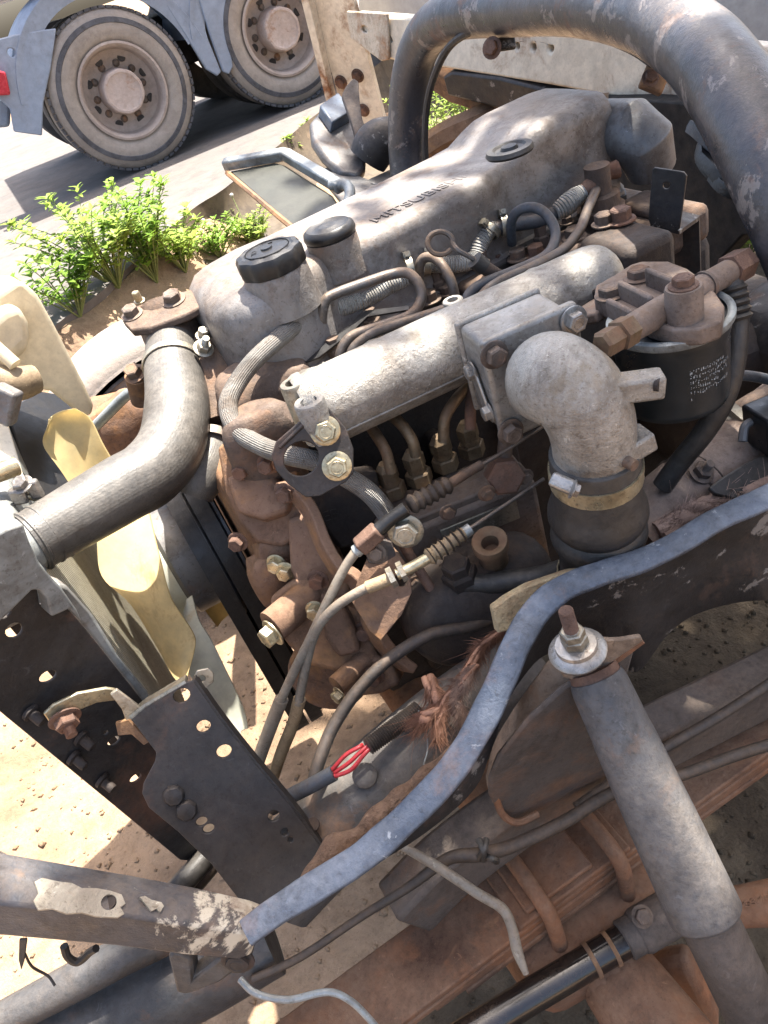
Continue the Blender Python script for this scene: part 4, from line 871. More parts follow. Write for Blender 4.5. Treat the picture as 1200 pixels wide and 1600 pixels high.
blade([(262, 860, 1.18), (290, 830, 1.26), (300, 780, 1.36)], [(240, 850, 1.18), (245, 800, 1.26), (250, 740, 1.36)], 'fan_plastic', -.01)
for k in range(4):
    a = R_(45 + 90 * k); bolt(fx(-.565) + V((0, math.cos(a) * .068, math.sin(a) * .068)) , -AX, .009, 'bolt_alu', fan, h=1, stud=1.0)
# thermostat housing and its outlet
th = G().tube([Q(268, 502, 1.11), Q(269, 518, 1.10), Q(270, 534, 1.085), Q(270, 555, 1.065)], [.05, .044, .038, .035], 24).build('thermostat_housing', 'iron', eng)
c_t = Q(255, 484, 1.06); P = Plane(c_t, c_t + V((1, .05, .05)), c_t + V((0, 1, .2))); G().poly(P, [(190, 500), (203, 482), (255, 460), (300, 452), (317, 462), (316, 478), (288, 492), (235, 512), (205, 516)], (), -.012, 0).build('housing_flange', 'iron', eng, bevel=.003)
bolt(P.at(272, 470), P.n, .0125, 'bolt_steel', eng, h=.9); bolt(P.at(207, 492), P.n, .0115, 'bolt_steel', eng, h=.9); bolt(P.at(218, 470), P.n, .006, 'gold_zinc', eng, h=2.2)
bolt(Q(212, 585, 1.08), V((-.2, -.4, 1)), .012, 'bolt_steel', eng, h=1); G().cyl(Q(213, 588, 1.08), Q(222, 625, 1.12), .016).build('housing_lug', 'gear_case', eng)
bolt(Q(318, 545, 1.03), V((.3, -.6, .7)), .010, 'zinc', eng, h=1, stud=1.3); bolt(Q(318, 525, 1.04), V((.3, -.4, .9)), .008, 'zinc', eng, h=1.2)
G().tube([Q(330, 560, 1.12), Q(345, 610, 1.1), Q(360, 680, 1.08)], [.06, .07, .07], 16).build('water_jacket', 'iron', eng)
blob(Q(420, 620, 1.02), .07, .05, .05, pd, AZ, .25, 2.5, p=.6).build('front_casting', 'iron', eng, ang=50, sub=1)
blob(Q(415, 690, .93), .05, .03, .05, pd, AZ, .2, 2.5, p=.6).build('front_casting', 'iron', eng, ang=50, sub=1)
bh2 = G().tube([Q(335, 690, 1.03), Q(325, 725, 1.01), Q(308, 752, 1.0), Q(300, 772, 1.0)], [.028, .03, .031, .028], 18).build('lower_hose', 'hose', eng)
clamp(Q(336, 692, 1.025), Q(335, 690, 1.03) - Q(325, 725, 1.01), .0305, .012, eng, 'steel_pipe')
# upper radiator hose
rh = thing('radiator_hose', 'thick curved grey rubber hose from thermostat housing to radiator', 'hose', Q(265, 705, 1.0))
G().tube([Q(*p) for p in ((269, 540, 1.075), (271, 575, 1.05), (277, 632, 1.005), (268, 694, .965), (236, 738, .935), (190, 765, .91), (120, 806, .88), (48, 848, .85))], [.0355, .039, .0415, .0415, .041, .040, .0375, .0345], 34, 9).build('hose_body', 'hose', rh, ang=60)
ha = (Q(80, 829, .865) - Q(48, 848, .85)).normalized()
for (px, py, d) in ((52, 846, .852), (70, 835, .86), (84, 827, .866)): G().lathe([(.034, -.003), (.0368, -.001), (.0368, .001), (.034, .003)], Q(px, py, d), ha, 34).build('hose_rib', 'hose', rh)
clamp(Q(271, 572, 1.052), (Q(277, 632, 1.005) - Q(269, 540, 1.075)).normalized(), .0400, .010, rh, 'zinc', CR @ V((1, -.1, .2)))
# ================================================================ THINGS BEHIND THE ENGINE
hp_ = [(645, 330, 1.88), (640, 295, 1.85), (635, 225, 1.8), (640, 130, 1.7), (662, 62, 1.6), (705, 26, 1.48), (800, 13, 1.3), (900, 6, 1.13), (1000, 22, .98), (1075, 62, .87), (1130, 122, .80), (1182, 212, .76), (1228, 305, .74), (1290, 450, .75), (1370, 640, .80), (1430, 800, .87)]
hoop = thing('tubular_hoop', 'thick bent dark steel tube hoop arching over the back of the engine', 'steel hoop', Q(645, 330, 1.88))
hb = G().tube([Q(*p) for p in hp_], .0425, 30, 7).build('hoop_tube', 'hoop_paint', hoop, ang=60)
for (px, py, d, s) in ((790, 55, 1.36, .03), (1027, 112, 1.0, .032)):
    o = Q(px, py, d); t = G().box(o, s, .012, s * 1.7, CR @ V((1, .15 if px < 900 else -.4, 0)), CR @ V((.2 if px > 900 else 0, 1, 0))).build('welded_tab', 'rust_sheet' if px > 900 else 'black_steel', hoop, bevel=.003)
bolt(Q(769, 75, 1.34), CR @ V((-.7, -.4, 1)), .013, 'bolt_rust', hoop); bolt(Q(1016, 122, .985), CR @ V((0, 0, 1)), .008, 'bolt_rust', hoop)
wire('hoop_cable', [(668, 285, 1.72), (664, 220, 1.66), (668, 160, 1.6), (682, 110, 1.53), (705, 70, 1.46), (745, 45, 1.38), (780, 40, 1.33), (850, 46, 1.22), (920, 52, 1.12), (985, 75, 1.03), (1022, 98, .99)], .0072, 'cable_dark', 'thin dark cable strapped along the underside of the steel hoop', 'cable', seg=8)
# knotted rag hose hanging on the hoop
rg = thing('knotted_hose', 'old grey rubber strip knotted round the right leg of the hoop', 'rubber strip', Q(1140, 285, .85))
pf = [(-.013, -.004), (.013, -.004), (.014, 0), (.013, .004), (-.013, .004), (-.014, 0)]
for k, pts in enumerate(([(1092, 200, .87), (1112, 215, .85), (1138, 236, .84), (1150, 255, .85)], [(1112, 228, .86), (1110, 250, .85), (1128, 270, .84), (1148, 262, .845), (1165, 240, .85)], [(1108, 248, .85), (1130, 270, .83), (1145, 290, .83), (1165, 285, .83), (1180, 262, .84)], [(1128, 278, .84), (1140, 290, .825), (1160, 288, .82), (1176, 270, .83), (1185, 245, .84)])):
    G().tube([Q(*p) for p in pts], 1.0, up=CR @ V((.3, .5, 1)), prof=[(a * 1.15, b * 1.6) for a, b in pf], n=6, smooth=True).build('strip_loop', 'rubber' if k else 'shock_grey', rg)
G().tube([Q(1104, 205, .87), Q(1106, 195, .88), Q(1120, 190, .88)], .005, 8).build('tie_wire', 'steel_pipe', rg)
# cream truck body behind
cb = thing('cream_truck_body', 'cream painted steel truck body with rust streaks standing behind the engine', 'truck body', Q(560, 190, 2.3))
P = PQ((485, 0, 2.35), (550, 0, 2.3), (520, 155, 2.6)); 
G().poly(P, [(470, -60), (536, -60), (560, 30), (602, 195), (560, 230), (530, 160), (512, 90), (485, 0)], [(557, 28, .004)], -.02, 0).build('corner_post', 'cream', cb, bevel=.004)
G().poly(P, [(464, -60), (476, -60), (492, 0), (527, 155), (518, 158), (480, 0)], (), .0, .035).build('post_flange', 'cream', cb, bevel=.003)
for (px, py) in ((533, 128), (559, 118), (568, 172)): bolt(P.at(px, py), P.n, .016, 'bolt_rust', cb)
P2 = PQ((600, 60, 2.15), (1100, 120, 1.55), (600, 100, 2.2))
G().poly(P2, [(546, 22), (600, 26), (720, 32), (1000, 55), (1300, 85), (1300, 215), (1120, 180), (1037, 163), (950, 150), (860, 133), (675, 103), (600, 92), (555, 55)], [(807, 72, .008), (833, 74, .008), (860, 76, .008), (610, 62, .006)], -.05, 0).build('cross_beam', 'cream', cb, bevel=.006)
G().poly(P2, [(546, 16), (610, 20), (612, 92), (600, 94), (552, 58)], [(574, 44, .009, 1.6)], .003, .012).build('beam_end', 'cream_rust', cb, bevel=.003)
P3 = PQ((600, 0, 2.4), (1200, 40, 1.75), (600, 50, 2.45))
G().poly(P3, [(560, -90), (1400, -90), (1400, 110), (1000, 60), (720, 40), (560, 30)], (), -.04, 0).build('upper_panel', 'beige_grey', cb, bevel=.004)
und = thing('underbody', 'black steel cross member and bearers under the cream truck body', 'cross member', Q(1050, 400, 1.7))
P4 = PQ((700, 120, 2.05), (940, 165, 1.75), (700, 150, 2.1))
g = G().poly(P4, [(692, 120), (705, 113), (780, 122), (870, 145), (960, 160), (960, 195), (860, 190), (780, 170), (700, 150)], (), -.06, 0); g.build('bearer', 'black_steel', und, bevel=.006)
P5 = PQ((700, 150, 2.15), (960, 190, 1.8), (700, 200, 2.25)); G().poly(P5, [(672, 112), (740, 140), (960, 175), (960, 230), (860, 215), (790, 190), (700, 160), (672, 140)], (), -.05, 0).build('rear_rail', 'rust_sheet', und, bevel=.006)
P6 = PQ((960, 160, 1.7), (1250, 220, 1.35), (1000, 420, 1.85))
G().poly(P6, [(930, 150), (1060, 160), (1260, 190), (1260, 500), (1205, 372), (1160, 368), (1130, 400), (1090, 520), (960, 520), (900, 330)], (), -.05, 0).build('void_shade_panel', 'void_black', und, bevel=.004)  # near-black panel standing in for the shaded void behind the engine
G().tube([Q(900, 520, 1.6), Q(1000, 500, 1.5), Q(1100, 490, 1.4), Q(1230, 500, 1.3)], .06, 14).build('gearbox_tube', 'dark_iron', und)
blob(Q(1120, 580, 1.25), .16, .14, .14, AX, AZ, .2, 2, p=.7).build('bell_housing', 'dark_iron', und, sub=1)
blob(Q(1240, 540, 1.15), .10, .10, .10, AX, AZ, .2, 2, p=.7).build('clutch_case', 'black_steel', und, sub=1)
# rusty rail behind hoop foot
rr = wire('rusty_bar', [(655, 245, 2.2), (700, 215, 2.15), (745, 195, 2.1), (790, 175, 2.1)], .045, 'rust_sheet', 'rusty flat bar slanting behind the leg of the hoop', 'bar', seg=8)
# torn bracket with blue pad
tb_ = thing('cab_mount', 'rusty cab mount bracket with a blue square rubber pad', 'bracket', Q(560, 265, 1.95))
P = PQ((485, 185, 2.0), (560, 265, 1.9), (570, 190, 2.05))
G().poly(P, [(485, 190), (500, 172), (530, 155), (560, 160), (575, 205), (572, 262), (560, 274), (535, 268), (505, 240), (488, 215)], (), -.03, 0).build('mount_plate', 'grey_plain', tb_, bevel=.01, seg=3)
G().poly(P, [(497, 182), (526, 161), (547, 190), (516, 209)], (), .0, .03).build('blue_pad', 'lead_blue', tb_, bevel=.004)
P_ = PQ((535, 160, 1.95), (556, 128, 1.98), (570, 225, 1.9)); G().poly(P_, [(534, 150), (540, 138), (552, 125), (560, 130), (562, 160), (570, 220), (572, 228), (560, 232), (548, 190)], (), -.012, .006).build('torn_tab', 'frame_brown', tb_, bevel=.003)
G().tube([Q(574, 250, 1.92), Q(590, 225, 1.9), Q(620, 215, 1.9)], [.05, .055, .05], 18).build('mount_sleeve', 'black_steel', tb_)
P = PQ((510, 260, 1.95), (620, 300, 1.8), (600, 255, 2.0)); 
fp = G().poly(P, [(508, 262), (520, 257), (575, 280), (640, 250), (660, 300), (600, 330), (560, 345), (515, 290)], [(583, 287, .006), (608, 284, .006), (581, 301, .006)], -.012, 0).build('outrigger', 'grey_plain', None, bevel=.003)
tag(fp, 'pale grey drilled steel outrigger plate beside the foot of the hoop', 'plate')
# olive mirror
mi = thing('wing_mirror', 'olive backed mirror with silver frame lying behind the valve cover', 'mirror', Q(470, 350, 1.5))
P = PQ((355, 262, 1.75), (450, 248, 1.7), (500, 345, 1.5))
G().poly(P, [(358, 268), (432, 254), (446, 258), (520, 305), (528, 318), (518, 338), (498, 352), (470, 362), (440, 340)], (), -.012, 0).build('mirror_back', 'mirror_green', mi, bevel=.004)
G().tube([P.at(353, 264) + P.n * .01, P.at(400, 256) + P.n * .01, P.at(445, 248) + P.n * .01, P.at(452, 250) + P.n * .01, P.at(500, 280) + P.n * .012, P.at(535, 300) + P.n * .01], .012, up=P.n, prof=[(-1, -1), (1, -1), (1, 1), (-1, 1)], smooth=False).build('mirror_frame', 'filter_rim', mi, bevel=.004)
G().tube([P.at(355, 270), P.at(400, 308), P.at(440, 342), P.at(470, 366)], .006, 6, smooth=False).build('mirror_edge', 'rust_sheet', mi)
G().tube([P.at(520, 298) + P.n * .012, P.at(544, 300) + P.n * .015, P.at(550, 315) + P.n * .014, P.at(540, 335) + P.n * .01, P.at(510, 352)], .011, 10).build('mirror_arm', 'filter_rim', mi)
# far wheel
fw = V((-.43, .80, .40)); fwt = thing('far_wheel', 'worn bare tyre of the far side front wheel behind the radiator hose', 'wheel', (fw.x, fw.y, 0))
ty = G().lathe([(.21, -.085), (.26, -.105), (.33, -.115), (.37, -.105), (.395, -.085), (.402, -.05), (.405, 0), (.402, .05), (.395, .085), (.36, .11), (.26, .105), (.21, .09)], fw, AY, 72, closed=True).build('tyre', 'tyre_dusty', fwt, ang=50)
for r in (.30, .325, .345, .362): G().lathe([(r - .004, -.112), (r, -.1215), (r + .004, -.112)], fw, AY, 64, closed=False).build('sidewall_ring', 'tyre', ty)
G().lathe([(.05, -.07), (.17, -.08), (.2, -.10), (.235, -.10), (.235, -.09), (.21, .05), (.05, .05)], fw, AY, 48).build('rim', 'rust_sheet', fwt)
G().tube([fw + V((.1, -.1, .1)), fw + V((.05, -.25, .14)), fw + V((.0, -.45, .2))], .03, 12).build('stub_axle', 'gear_case', fwt)
blob(Q(192, 672, 1.72), .085, .07, .085, AX, AZ, .3, 2.5, p=.7).build('steering_knuckle', 'gear_case', fwt, ang=50, sub=1)
wire('brake_pipe', [(150, 665, 1.3), (170, 645, 1.28), (195, 620, 1.26), (215, 608, 1.25), (240, 600, 1.25)], .009, 'filter_rim', 'pale curved pipe between far tyre and radiator hose', 'pipe', seg=10)

# ================================================================ FRONT: RADIATOR, TANK
rad = thing('radiator', 'radiator with fine fins in a black steel support frame', 'radiator', (-.70, -.05, .42))
core = G().box(V((-.705, .0, .68)), .05, .56, .50).build('core', 'dark_iron', rad)
g = G(); 
for i in range(66): g.box(V((-.6785, -.275 + i * .0084, .68)), .006, .0022, .49)
for i in range(60): g.box(V((-.6795, 0, .44 + i * .0082)), .005, .55, .0016)
g.build('fins', 'radiator_fins', core, kind='stuff', flat=True)
for y in (-.285,): G().box(V((-.69, y, .68)), .055, .008, .5).build('side_channel', 'cream', rad, bevel=.002)
# top tank with hose outlet
G().box(V((-.715, -.02, .955)), .085, .56, .085).build('top_tank', 'rad_paint', rad, bevel=.018, seg=4)
G().tube([Q(20, 865, .835), Q(48, 848, .85), Q(75, 832, .862)], .032, 24).build('outlet', 'rad_paint', rad)
PS = PQ((0, 1000, .70), (100, 960, .74), (290, 1340, .98))
post = G().poly(PS, [(-60, 1000), (0, 950), (40, 912), (58, 918), (62, 945), (92, 930), (105, 948), (140, 990), (215, 1085), (235, 1110), (240, 1130), (318, 1322), (300, 1345), (282, 1344), (0, 1112), (-60, 1060)], [(22, 985, .0075), (5, 955, .007), (75, 1057, .006, 1.4), (178, 1158, .005, 1.4), (212, 1216, .005, 1.4), (165, 1145, .003)], -.003, 0).build('side_post', 'bracket_steel', rad, bevel=.001)
G().poly(PS, [(92, 930), (105, 945), (215, 1085), (240, 1130), (236, 1085), (190, 1030), (150, 965), (110, 920), (95, 915)], (), -.03, -.004).build('post_return', 'rad_paint', rad, bevel=.003)
# pale bent sheet over the top corner of the post
G().poly(PS, [(-70, 850), (-10, 815), (20, 806), (30, 835), (48, 872), (78, 903), (104, 940), (112, 958), (92, 938), (64, 950), (57, 922), (46, 909), (34, 908), (0, 942), (-70, 1005)], (), .0, .022).build('corner_cover', 'rad_paint', rad, bevel=.006, seg=3)
for (px, py) in ((46, 1112), (125, 1152), (114, 1182), (158, 1218)):
    o = PS.at(px, py); G().lathe([(.009, 0), (.009, .004), (.0055, .005), (.0055, .016), (.0045, .018)], o, PS.n + V((.2, -.1, -.6)), 12).build('stud', 'dark_iron', rad)
# mounting link with rusty nut
PL = PQ((70, 1105, .735), (170, 1075, .76), (100, 1140, .755))
lk = G().poly(PL, [(67, 1112), (82, 1098), (120, 1080), (165, 1072), (180, 1074), (188, 1090), (150, 1095), (118, 1108), (108, 1132), (85, 1138)], (), 0, .004).build('mounting_link', 'gold_zinc', rad, bevel=.0012)
bolt(PL.at(100, 1118) + PL.n * .004, PL.n + V((0, 0, -.4)), .0115, 'bolt_rust', lk, h=.8, stud=.9)
P = PQ((176, 1080, .75), (225, 1105, .765), (195, 1120, .76)); G().poly(P, [(172, 1082), (182, 1074), (225, 1106), (222, 1115), (196, 1122), (190, 1105)], (), 0, .005).build('hook', 'zinc', rad, bevel=.001)
# fat bits by the hose end
wn = thing('wing_nut_clamp', 'small silver screw clamp on the radiator neck beside the hose', 'clamp', Q(40, 775, .86))
G().box(Q(30, 774, .86), .018, .012, .02, CR @ V((1, .2, 0))).build('clamp_ear', 'bolt_alu', wn, bevel=.003); G().box(Q(54, 764, .86), .014, .01, .024, CR @ V((1, .2, 0))).build('clamp_ear', 'bolt_alu', wn, bevel=.003)
bolt(Q(36, 758, .855), CR @ V((-.3, .6, 1)), .009, 'bolt_alu', wn, h=.8); G().cyl(Q(22, 770, .86), Q(66, 780, .87), .0045).build('clamp_bolt', 'gold_zinc', wn)
G().cyl(Q(-20, 745, .85), Q(26, 728, .87), .011).build('overflow_nipple', 'gold_zinc', rad)
# cream panel and dark shroud behind the hose
P = PQ((0, 660, .98), (40, 760, .95), (15, 640, 1.0)); G().poly(P, [(-40, 640), (12, 655), (42, 755), (30, 790), (10, 800), (-40, 780)], (), -.012, 0).build('shroud_side', 'cream', rad, bevel=.003)
P = PQ((30, 640, 1.12), (120, 800, 1.06), (90, 640, 1.18)); G().poly(P, [(10, 640), (60, 610), (120, 620), (130, 700), (165, 810), (110, 830), (60, 800)], (), -.01, 0).build('shroud', 'black_plastic', rad, bevel=.003)
# expansion tank
et = thing('coolant_tank', 'yellowed translucent plastic coolant tank with a side spout', 'coolant tank', Q(70, 640, 1.05))
P = PQ((0, 480, .98), (100, 470, 1.02), (60, 640, 1.05))
out = [(-50, 500), (-10, 462), (20, 442), (42, 444), (60, 462), (84, 505), (112, 560), (132, 600), (148, 634), (142, 652), (125, 648), (80, 612), (55, 608), (25, 628), (-50, 640)]
G().poly(P, out, (), -.09, .0).build('tank_body', 'tank_plastic', et, bevel=.016, seg=4)
G().poly(P, [(-50, 520), (-5, 480), (22, 470), (40, 500), (42, 540), (20, 560), (-50, 590)], (), -.02, .025).build('tank_bulge', 'tank_plastic', et, bevel=.016, seg=4)
G().cyl(Q(-15, 535, .93), Q(24, 570, .935), .0085).build('spout', 'tank_plastic', et)
G().tube([Q(-20, 590, .94), Q(20, 600, .95), Q(55, 592, .97)], [.02, .022, .018], 16).build('tank_spigot', 'boot_tan', et)
G().box(Q(8, 632, .905), .03, .02, .045, CR @ V((1, -.5, 0)), CR @ V((.3, .8, .4))).build('pipe_clip', 'grey_plain', et, bevel=.004)

# ---------------------------------------------------------------- perforated black bracket standing at the front
PB = PQ((200, 1120, .755), (300, 1070, .765), (420, 1420, .79))
br = thing('radiator_bracket', 'black rusty steel bracket plate with drilled holes beside the radiator', 'bracket', PB.at(450, 1400))
bo = [(203, 1122), (225, 1104), (290, 1066), (302, 1064), (312, 1078), (345, 1125), (400, 1195), (455, 1260), (510, 1335), (500, 1352), (400, 1432), (388, 1425), (330, 1350), (278, 1300), (232, 1262), (222, 1240), (224, 1225), (242, 1190), (244, 1176), (232, 1160)]
bp = G().poly(PB, bo, [(284, 1087, .007, 1.2), (318, 1135, .006, 1.2), (350, 1174, .0065, 1.2), (428, 1275, .0055, 1.1), (445, 1300, .004), (454, 1312, .003), (315, 1284, .0045, 1.3), (326, 1295, .0045, 1.3)], -.004, 0).build('plate', 'bracket_steel', br, bevel=.001)
e0 = [(302, 1064), (312, 1078), (345, 1125), (400, 1195), (455, 1260), (510, 1335)]
G().tube([PB.at(*p) - PB.n * .014 for p in e0], 1, up=PB.n, prof=[(-.002, -.012), (.002, -.012), (.002, .012), (-.002, .012)], n=3).build('folded_lip', 'bracket_steel', br)
e1 = [(203, 1122), (225, 1104), (290, 1066)]
G().tube([PB.at(*p) - PB.n * .012 for p in e1], 1, up=PB.n, prof=[(-.002, -.012), (.002, -.012), (.002, .012), (-.002, .012)], smooth=False).build('folded_lip', 'zinc', br)
for (px, py, r) in ((272, 1242, .011), (292, 1265, .011)): 
    G().lathe([(r, 0), (r, .003), (r * .8, .006), (r * .3, .007)], PB.at(px, py), PB.n, 8).build('bolt_head', 'bracket_steel', br)
P = PQ((300, 1065, .785), (332, 1055, .79), (320, 1075, .79)); G().poly(P, [(298, 1066), (308, 1048), (326, 1044), (334, 1052), (334, 1066), (322, 1076)], [(315, 1061, .0035)], -.003, 0).build('ear', 'zinc', br, bevel=.001)
P = PQ((185, 1130, .775), (230, 1160, .785), (190, 1150, .78)); G().poly(P, [(180, 1130), (200, 1124), (234, 1160), (225, 1165), (205, 1148), (184, 1150)], (), -.004, 0).build('rust_tab', 'rust_sheet', br, bevel=.001)

# ================================================================ CHASSIS
ch = thing('chassis_rail', 'worn chassis side rail with a rounded blue grey wheel arch edge', 'chassis', Q(700, 1250, .85))
bluep = [(384, 1458, .655), (430, 1424, .66), (500, 1380, .668), (570, 1335, .676), (645, 1268, .688), (708, 1200, .698), (752, 1128, .708), (782, 1065, .715), (808, 1005, .722), (838, 955, .73), (878, 920, .735), (940, 895, .74), (1000, 876, .745), (1060, 848, .75), (1120, 812, .755), (1200, 776, .765), (1330, 715, .78), (1560, 600, .82), (1900, 420, .90)]
bs = [(-1, -.1), (-.97, .16), (-.85, .27), (.0, .34), (.85, .22), (1.0, .0), (1.03, -.35), (.9, -.62), (.75, -.6), (.72, -.1), (-.8, -.25)]
G().tube([Q(*p) for p in bluep], [.0118, .0125, .013, .0132, .0133, .0135, .0138, .014, .014, .0138, .0135, .013, .0125, .0125, .0125, .013, .013, .013, .013], up=(CR @ V((-.05, .55, .8))), prof=bs, n=6, wob=.07).build('arch_edge', 'blue_steel', ch, ang=55)
# inner web under the edge
lowp = [(386, 1480, .69), (440, 1438, .69), (508, 1394, .70), (585, 1352, .71), (672, 1296, .73), (742, 1232, .74), (768, 1170, .745), (792, 1100, .75), (820, 1055, .77), (850, 1025, .80), (900, 1010, .82), (950, 1020, .83), (995, 1050, .84), (1045, 990, .84), (1100, 955, .84), (1200, 938, .85), (1330, 960, .87), (1560, 860, .92), (1900, 640, 1.0)]
tp = cr([tuple(Q(*p) - AZ * .012) for p in bluep], 5); lw = cr([tuple(Q(*p)) for p in lowp], 5)
L_ = []
for a, b in zip(tp, lw):
    a, b = V(a), V(b); th_ = (CAM - a).normalized() * .0035; m_ = a.lerp(b, .5) + V((0, .006, 0)); L_.append([a, m_, b, b - th_, m_ - th_, a - th_])
G().loft(L_).build('arch_web', 'black_steel', ch, ang=60)
# main rail: rounded box section
rp = [(425, 1392, .86), (480, 1335, .865), (580, 1240, .875), (700, 1140, .89), (790, 1075, .905), (830, 1045, .915)]
sec = [(math.copysign(abs(math.cos(t)) ** .55, math.cos(t)), math.copysign(abs(math.sin(t)) ** .55, math.sin(t)) * 1.15) for t in [6.28318 * i / 20 for i in range(20)]]
rl = G().tube([Q(*p) for p in rp], .044, up=AZ, prof=sec, n=4).build('main_rail', 'frame_steel', ch, ang=60)
G().lathe([(.0135, -.002), (.0135, .002), (.011, .0045), (.005, .006)], Q(570, 1212, .825), CR @ V((-.1, .5, .9)), 20).build('rivet', 'frame_steel', ch)
G().lathe([(.007, -.003), (.007, .0008), (.006, .001)], Q(489, 1288, .812), CR @ V((-.1, .5, .9)), 16).build('rail_hole', 'dark_iron', ch)
# caked soil along the arch
cl = G().tube([Q(*p) for p in ((470, 1390, .735), (510, 1345, .745), (560, 1305, .75), (620, 1255, .755), (680, 1200, .765), (720, 1155, .78))], [.006, .013, .012, .010, .008, .003], 14, 14, wob=.7).build('mud', 'mud', None); tag(cl, 'strip of dry orange soil caked between rail and blue edge', 'soil')
# outer lower rail with shock tower
o_r = [(630, 1420, .88), (700, 1350, .88), (800, 1275, .89), (900, 1215, .90), (1050, 1140, .93), (1250, 1040, .98), (1550, 880, 1.06), (1900, 690, 1.16)]
G().tube([Q(*p) for p in o_r], .026, up=AZ, prof=[(-1, -1.4), (1, -1.4), (1, 1.4), (-1, 1.4)], n=4).build('outer_rail', 'frame_brown', ch, bevel=.006)
# shock tower: tongue shaped pressed bracket
st = thing('shock_tower', 'brown dusty pressed steel tower carrying the top of the shock absorber', 'shock mount', Q(800, 1280, .82))
PT = PQ((790, 1270, .80), (1000, 1010, .695), (900, 1250, .845))
to = [(768, 1250), (768, 1225), (782, 1190), (830, 1130), (880, 1085), (930, 1055), (960, 1040), (1000, 1010), (985, 1060), (990, 1130), (975, 1200), (960, 1215), (900, 1240), (840, 1280), (815, 1292), (790, 1285)]
G().poly(PT, to, (), -.01, -.004).build('pocket', 'frame_brown', st, bevel=.003)
rim_ = [(1003, 1000, .690), (960, 1032, .70), (915, 1066, .712), (870, 1105, .728), (825, 1158, .748), (790, 1208, .768), (776, 1240, .785), (785, 1272, .80), (808, 1285, .81), (840, 1272, .82)]
G().tube([Q(*p) for p in rim_], .004, 8, 6).build('rim_bead', 'leaf_steel', st)
# left wall of tower
lw1 = [(1000, 1003, .69), (940, 1045, .702), (880, 1095, .722), (825, 1158, .747), (785, 1215, .772), (770, 1255, .79)]
lw0 = [(900, 1005, .70), (862, 1030, .715), (835, 1065, .735), (800, 1115, .765), (772, 1165, .79), (760, 1215, .81)]
L_ = []
for a, b in zip(cr([tuple(Q(*p)) for p in lw1], 5), cr([tuple(Q(*p)) for p in lw0], 5)):
    a, b = V(a), V(b); m_ = a.lerp(b, .5) + CR @ V((-.15, .3, .1)).normalized() * .006; k = CR @ V((0, 0, -.004)); L_.append([a, m_, b, b + k, m_ + k, a + k])
G().loft(L_).build('tower_wall', 'tower_tan', st, ang=60)
PTp = PQ((868, 1010, .672), (1005, 998, .672), (930, 1050, .690))
G().poly(PTp, [(862, 1030), (872, 1010), (920, 1002), (970, 1000), (1002, 995), (1005, 1002), (975, 1022), (940, 1046), (905, 1066), (880, 1058)], (), -.005, 0).build('top_plate', 'tower_tan', st, bevel=.001)
# ---------------------------------------------------------------- shock absorber
sa = thing('shock_absorber', 'grey telescopic shock absorber with dusty tube and threaded top stud', 'shock absorber', Q(1190, 1610, .74))
s0, s1 = Q(933, 1062, .70), Q(1104, 1432, .69); sx_ = (s1 - s0).normalized(); sl = (s1 - s0).length
G().lathe([(.020, -.004), (.0245, -.004), (.0255, .0), (.0265, .006), (.0270, .02), (.0278, .05), (.0282, .052), (.0282, .0545), (.0285, .057), (.0315, sl * .6), (.0330, sl * .95), (.0332, sl * .985), (.031, sl), (.027, sl + .001)], s0, sx_, 44).build('dust_tube', 'shock_grey', sa, ang=50)
G().lathe([(.010, -.012), (.0225, -.012), (.0235, -.004), (.0235, .001)], s0, sx_, 32).build('bump_cap', 'bolt_rust', sa)
G().lathe([(.0255, 0), (.0262, .004), (.0275, .15), (.02, .16)], s0 + sx_ * (sl - .004), (Q(1185, 1600, .72) - s1).normalized(), 36).build('lower_tube', 'frame_brown', sa)
sn = Q(903, 1018, .668); nx = (Q(884, 955, .635) - sn).normalized()
G().lathe([(.015, -.002), (.0245, -.001), (.0255, .002), (.0235, .005), (.0185, .007), (.0178, .011), (.012, .012)], sn, nx, 32).build('washer', 'bolt_alu', sa)
bolt(sn + nx * .0118, nx, .0118, 'zinc', sa, h=.85, washer=False, name='nut'); bolt(sn + nx * .0215, nx, .0108, 'zinc', sa, h=.75, washer=False, name='nut')
pr = []
for i in range(14): pr += [(.0065, i * .0022), (.0056, i * .0022 + .0011)]
G().lathe(pr, sn + nx * .026, nx, 14).build('threaded_stud', 'bolt_rust', sa)

# ---------------------------------------------------------------- leaf spring with U-bolts
ls = thing('leaf_spring', 'rust brown stack of spring leaves held by two U-bolts', 'leaf spring', UZ(850, 1400, .42))
zt = .455
a0, a1 = UZ(646, 1579, zt), UZ(1083, 1261, zt); ldv = (a1 - a0).normalized(); lnv = AZ.cross(ldv)
w_l = .085
def lfp(s, off, dz): 
    p = a0 + ldv * s + lnv * off; p.z = zt + dz - .06 * (s - .35) ** 2; return p
def leaf(s0_, s1_, dz, th=.011, ex=0.0, name='spring_leaf'):
    L_ = []
    for i in range(15):
        s = s0_ + (s1_ - s0_) * i / 14
        L_.append([lfp(s, -ex, dz), lfp(s, w_l + ex, dz), lfp(s, w_l + ex, dz - th), lfp(s, -ex, dz - th)])
    return G().loft(L_).build(name, 'leaf_steel', ls, bevel=.0022)
leaf(-.5, 1.6, 0); leaf(-.45, 1.5, -.0125, ex=.001); leaf(.02, .78, -.025, ex=-.001); leaf(.06, .74, -.0375)
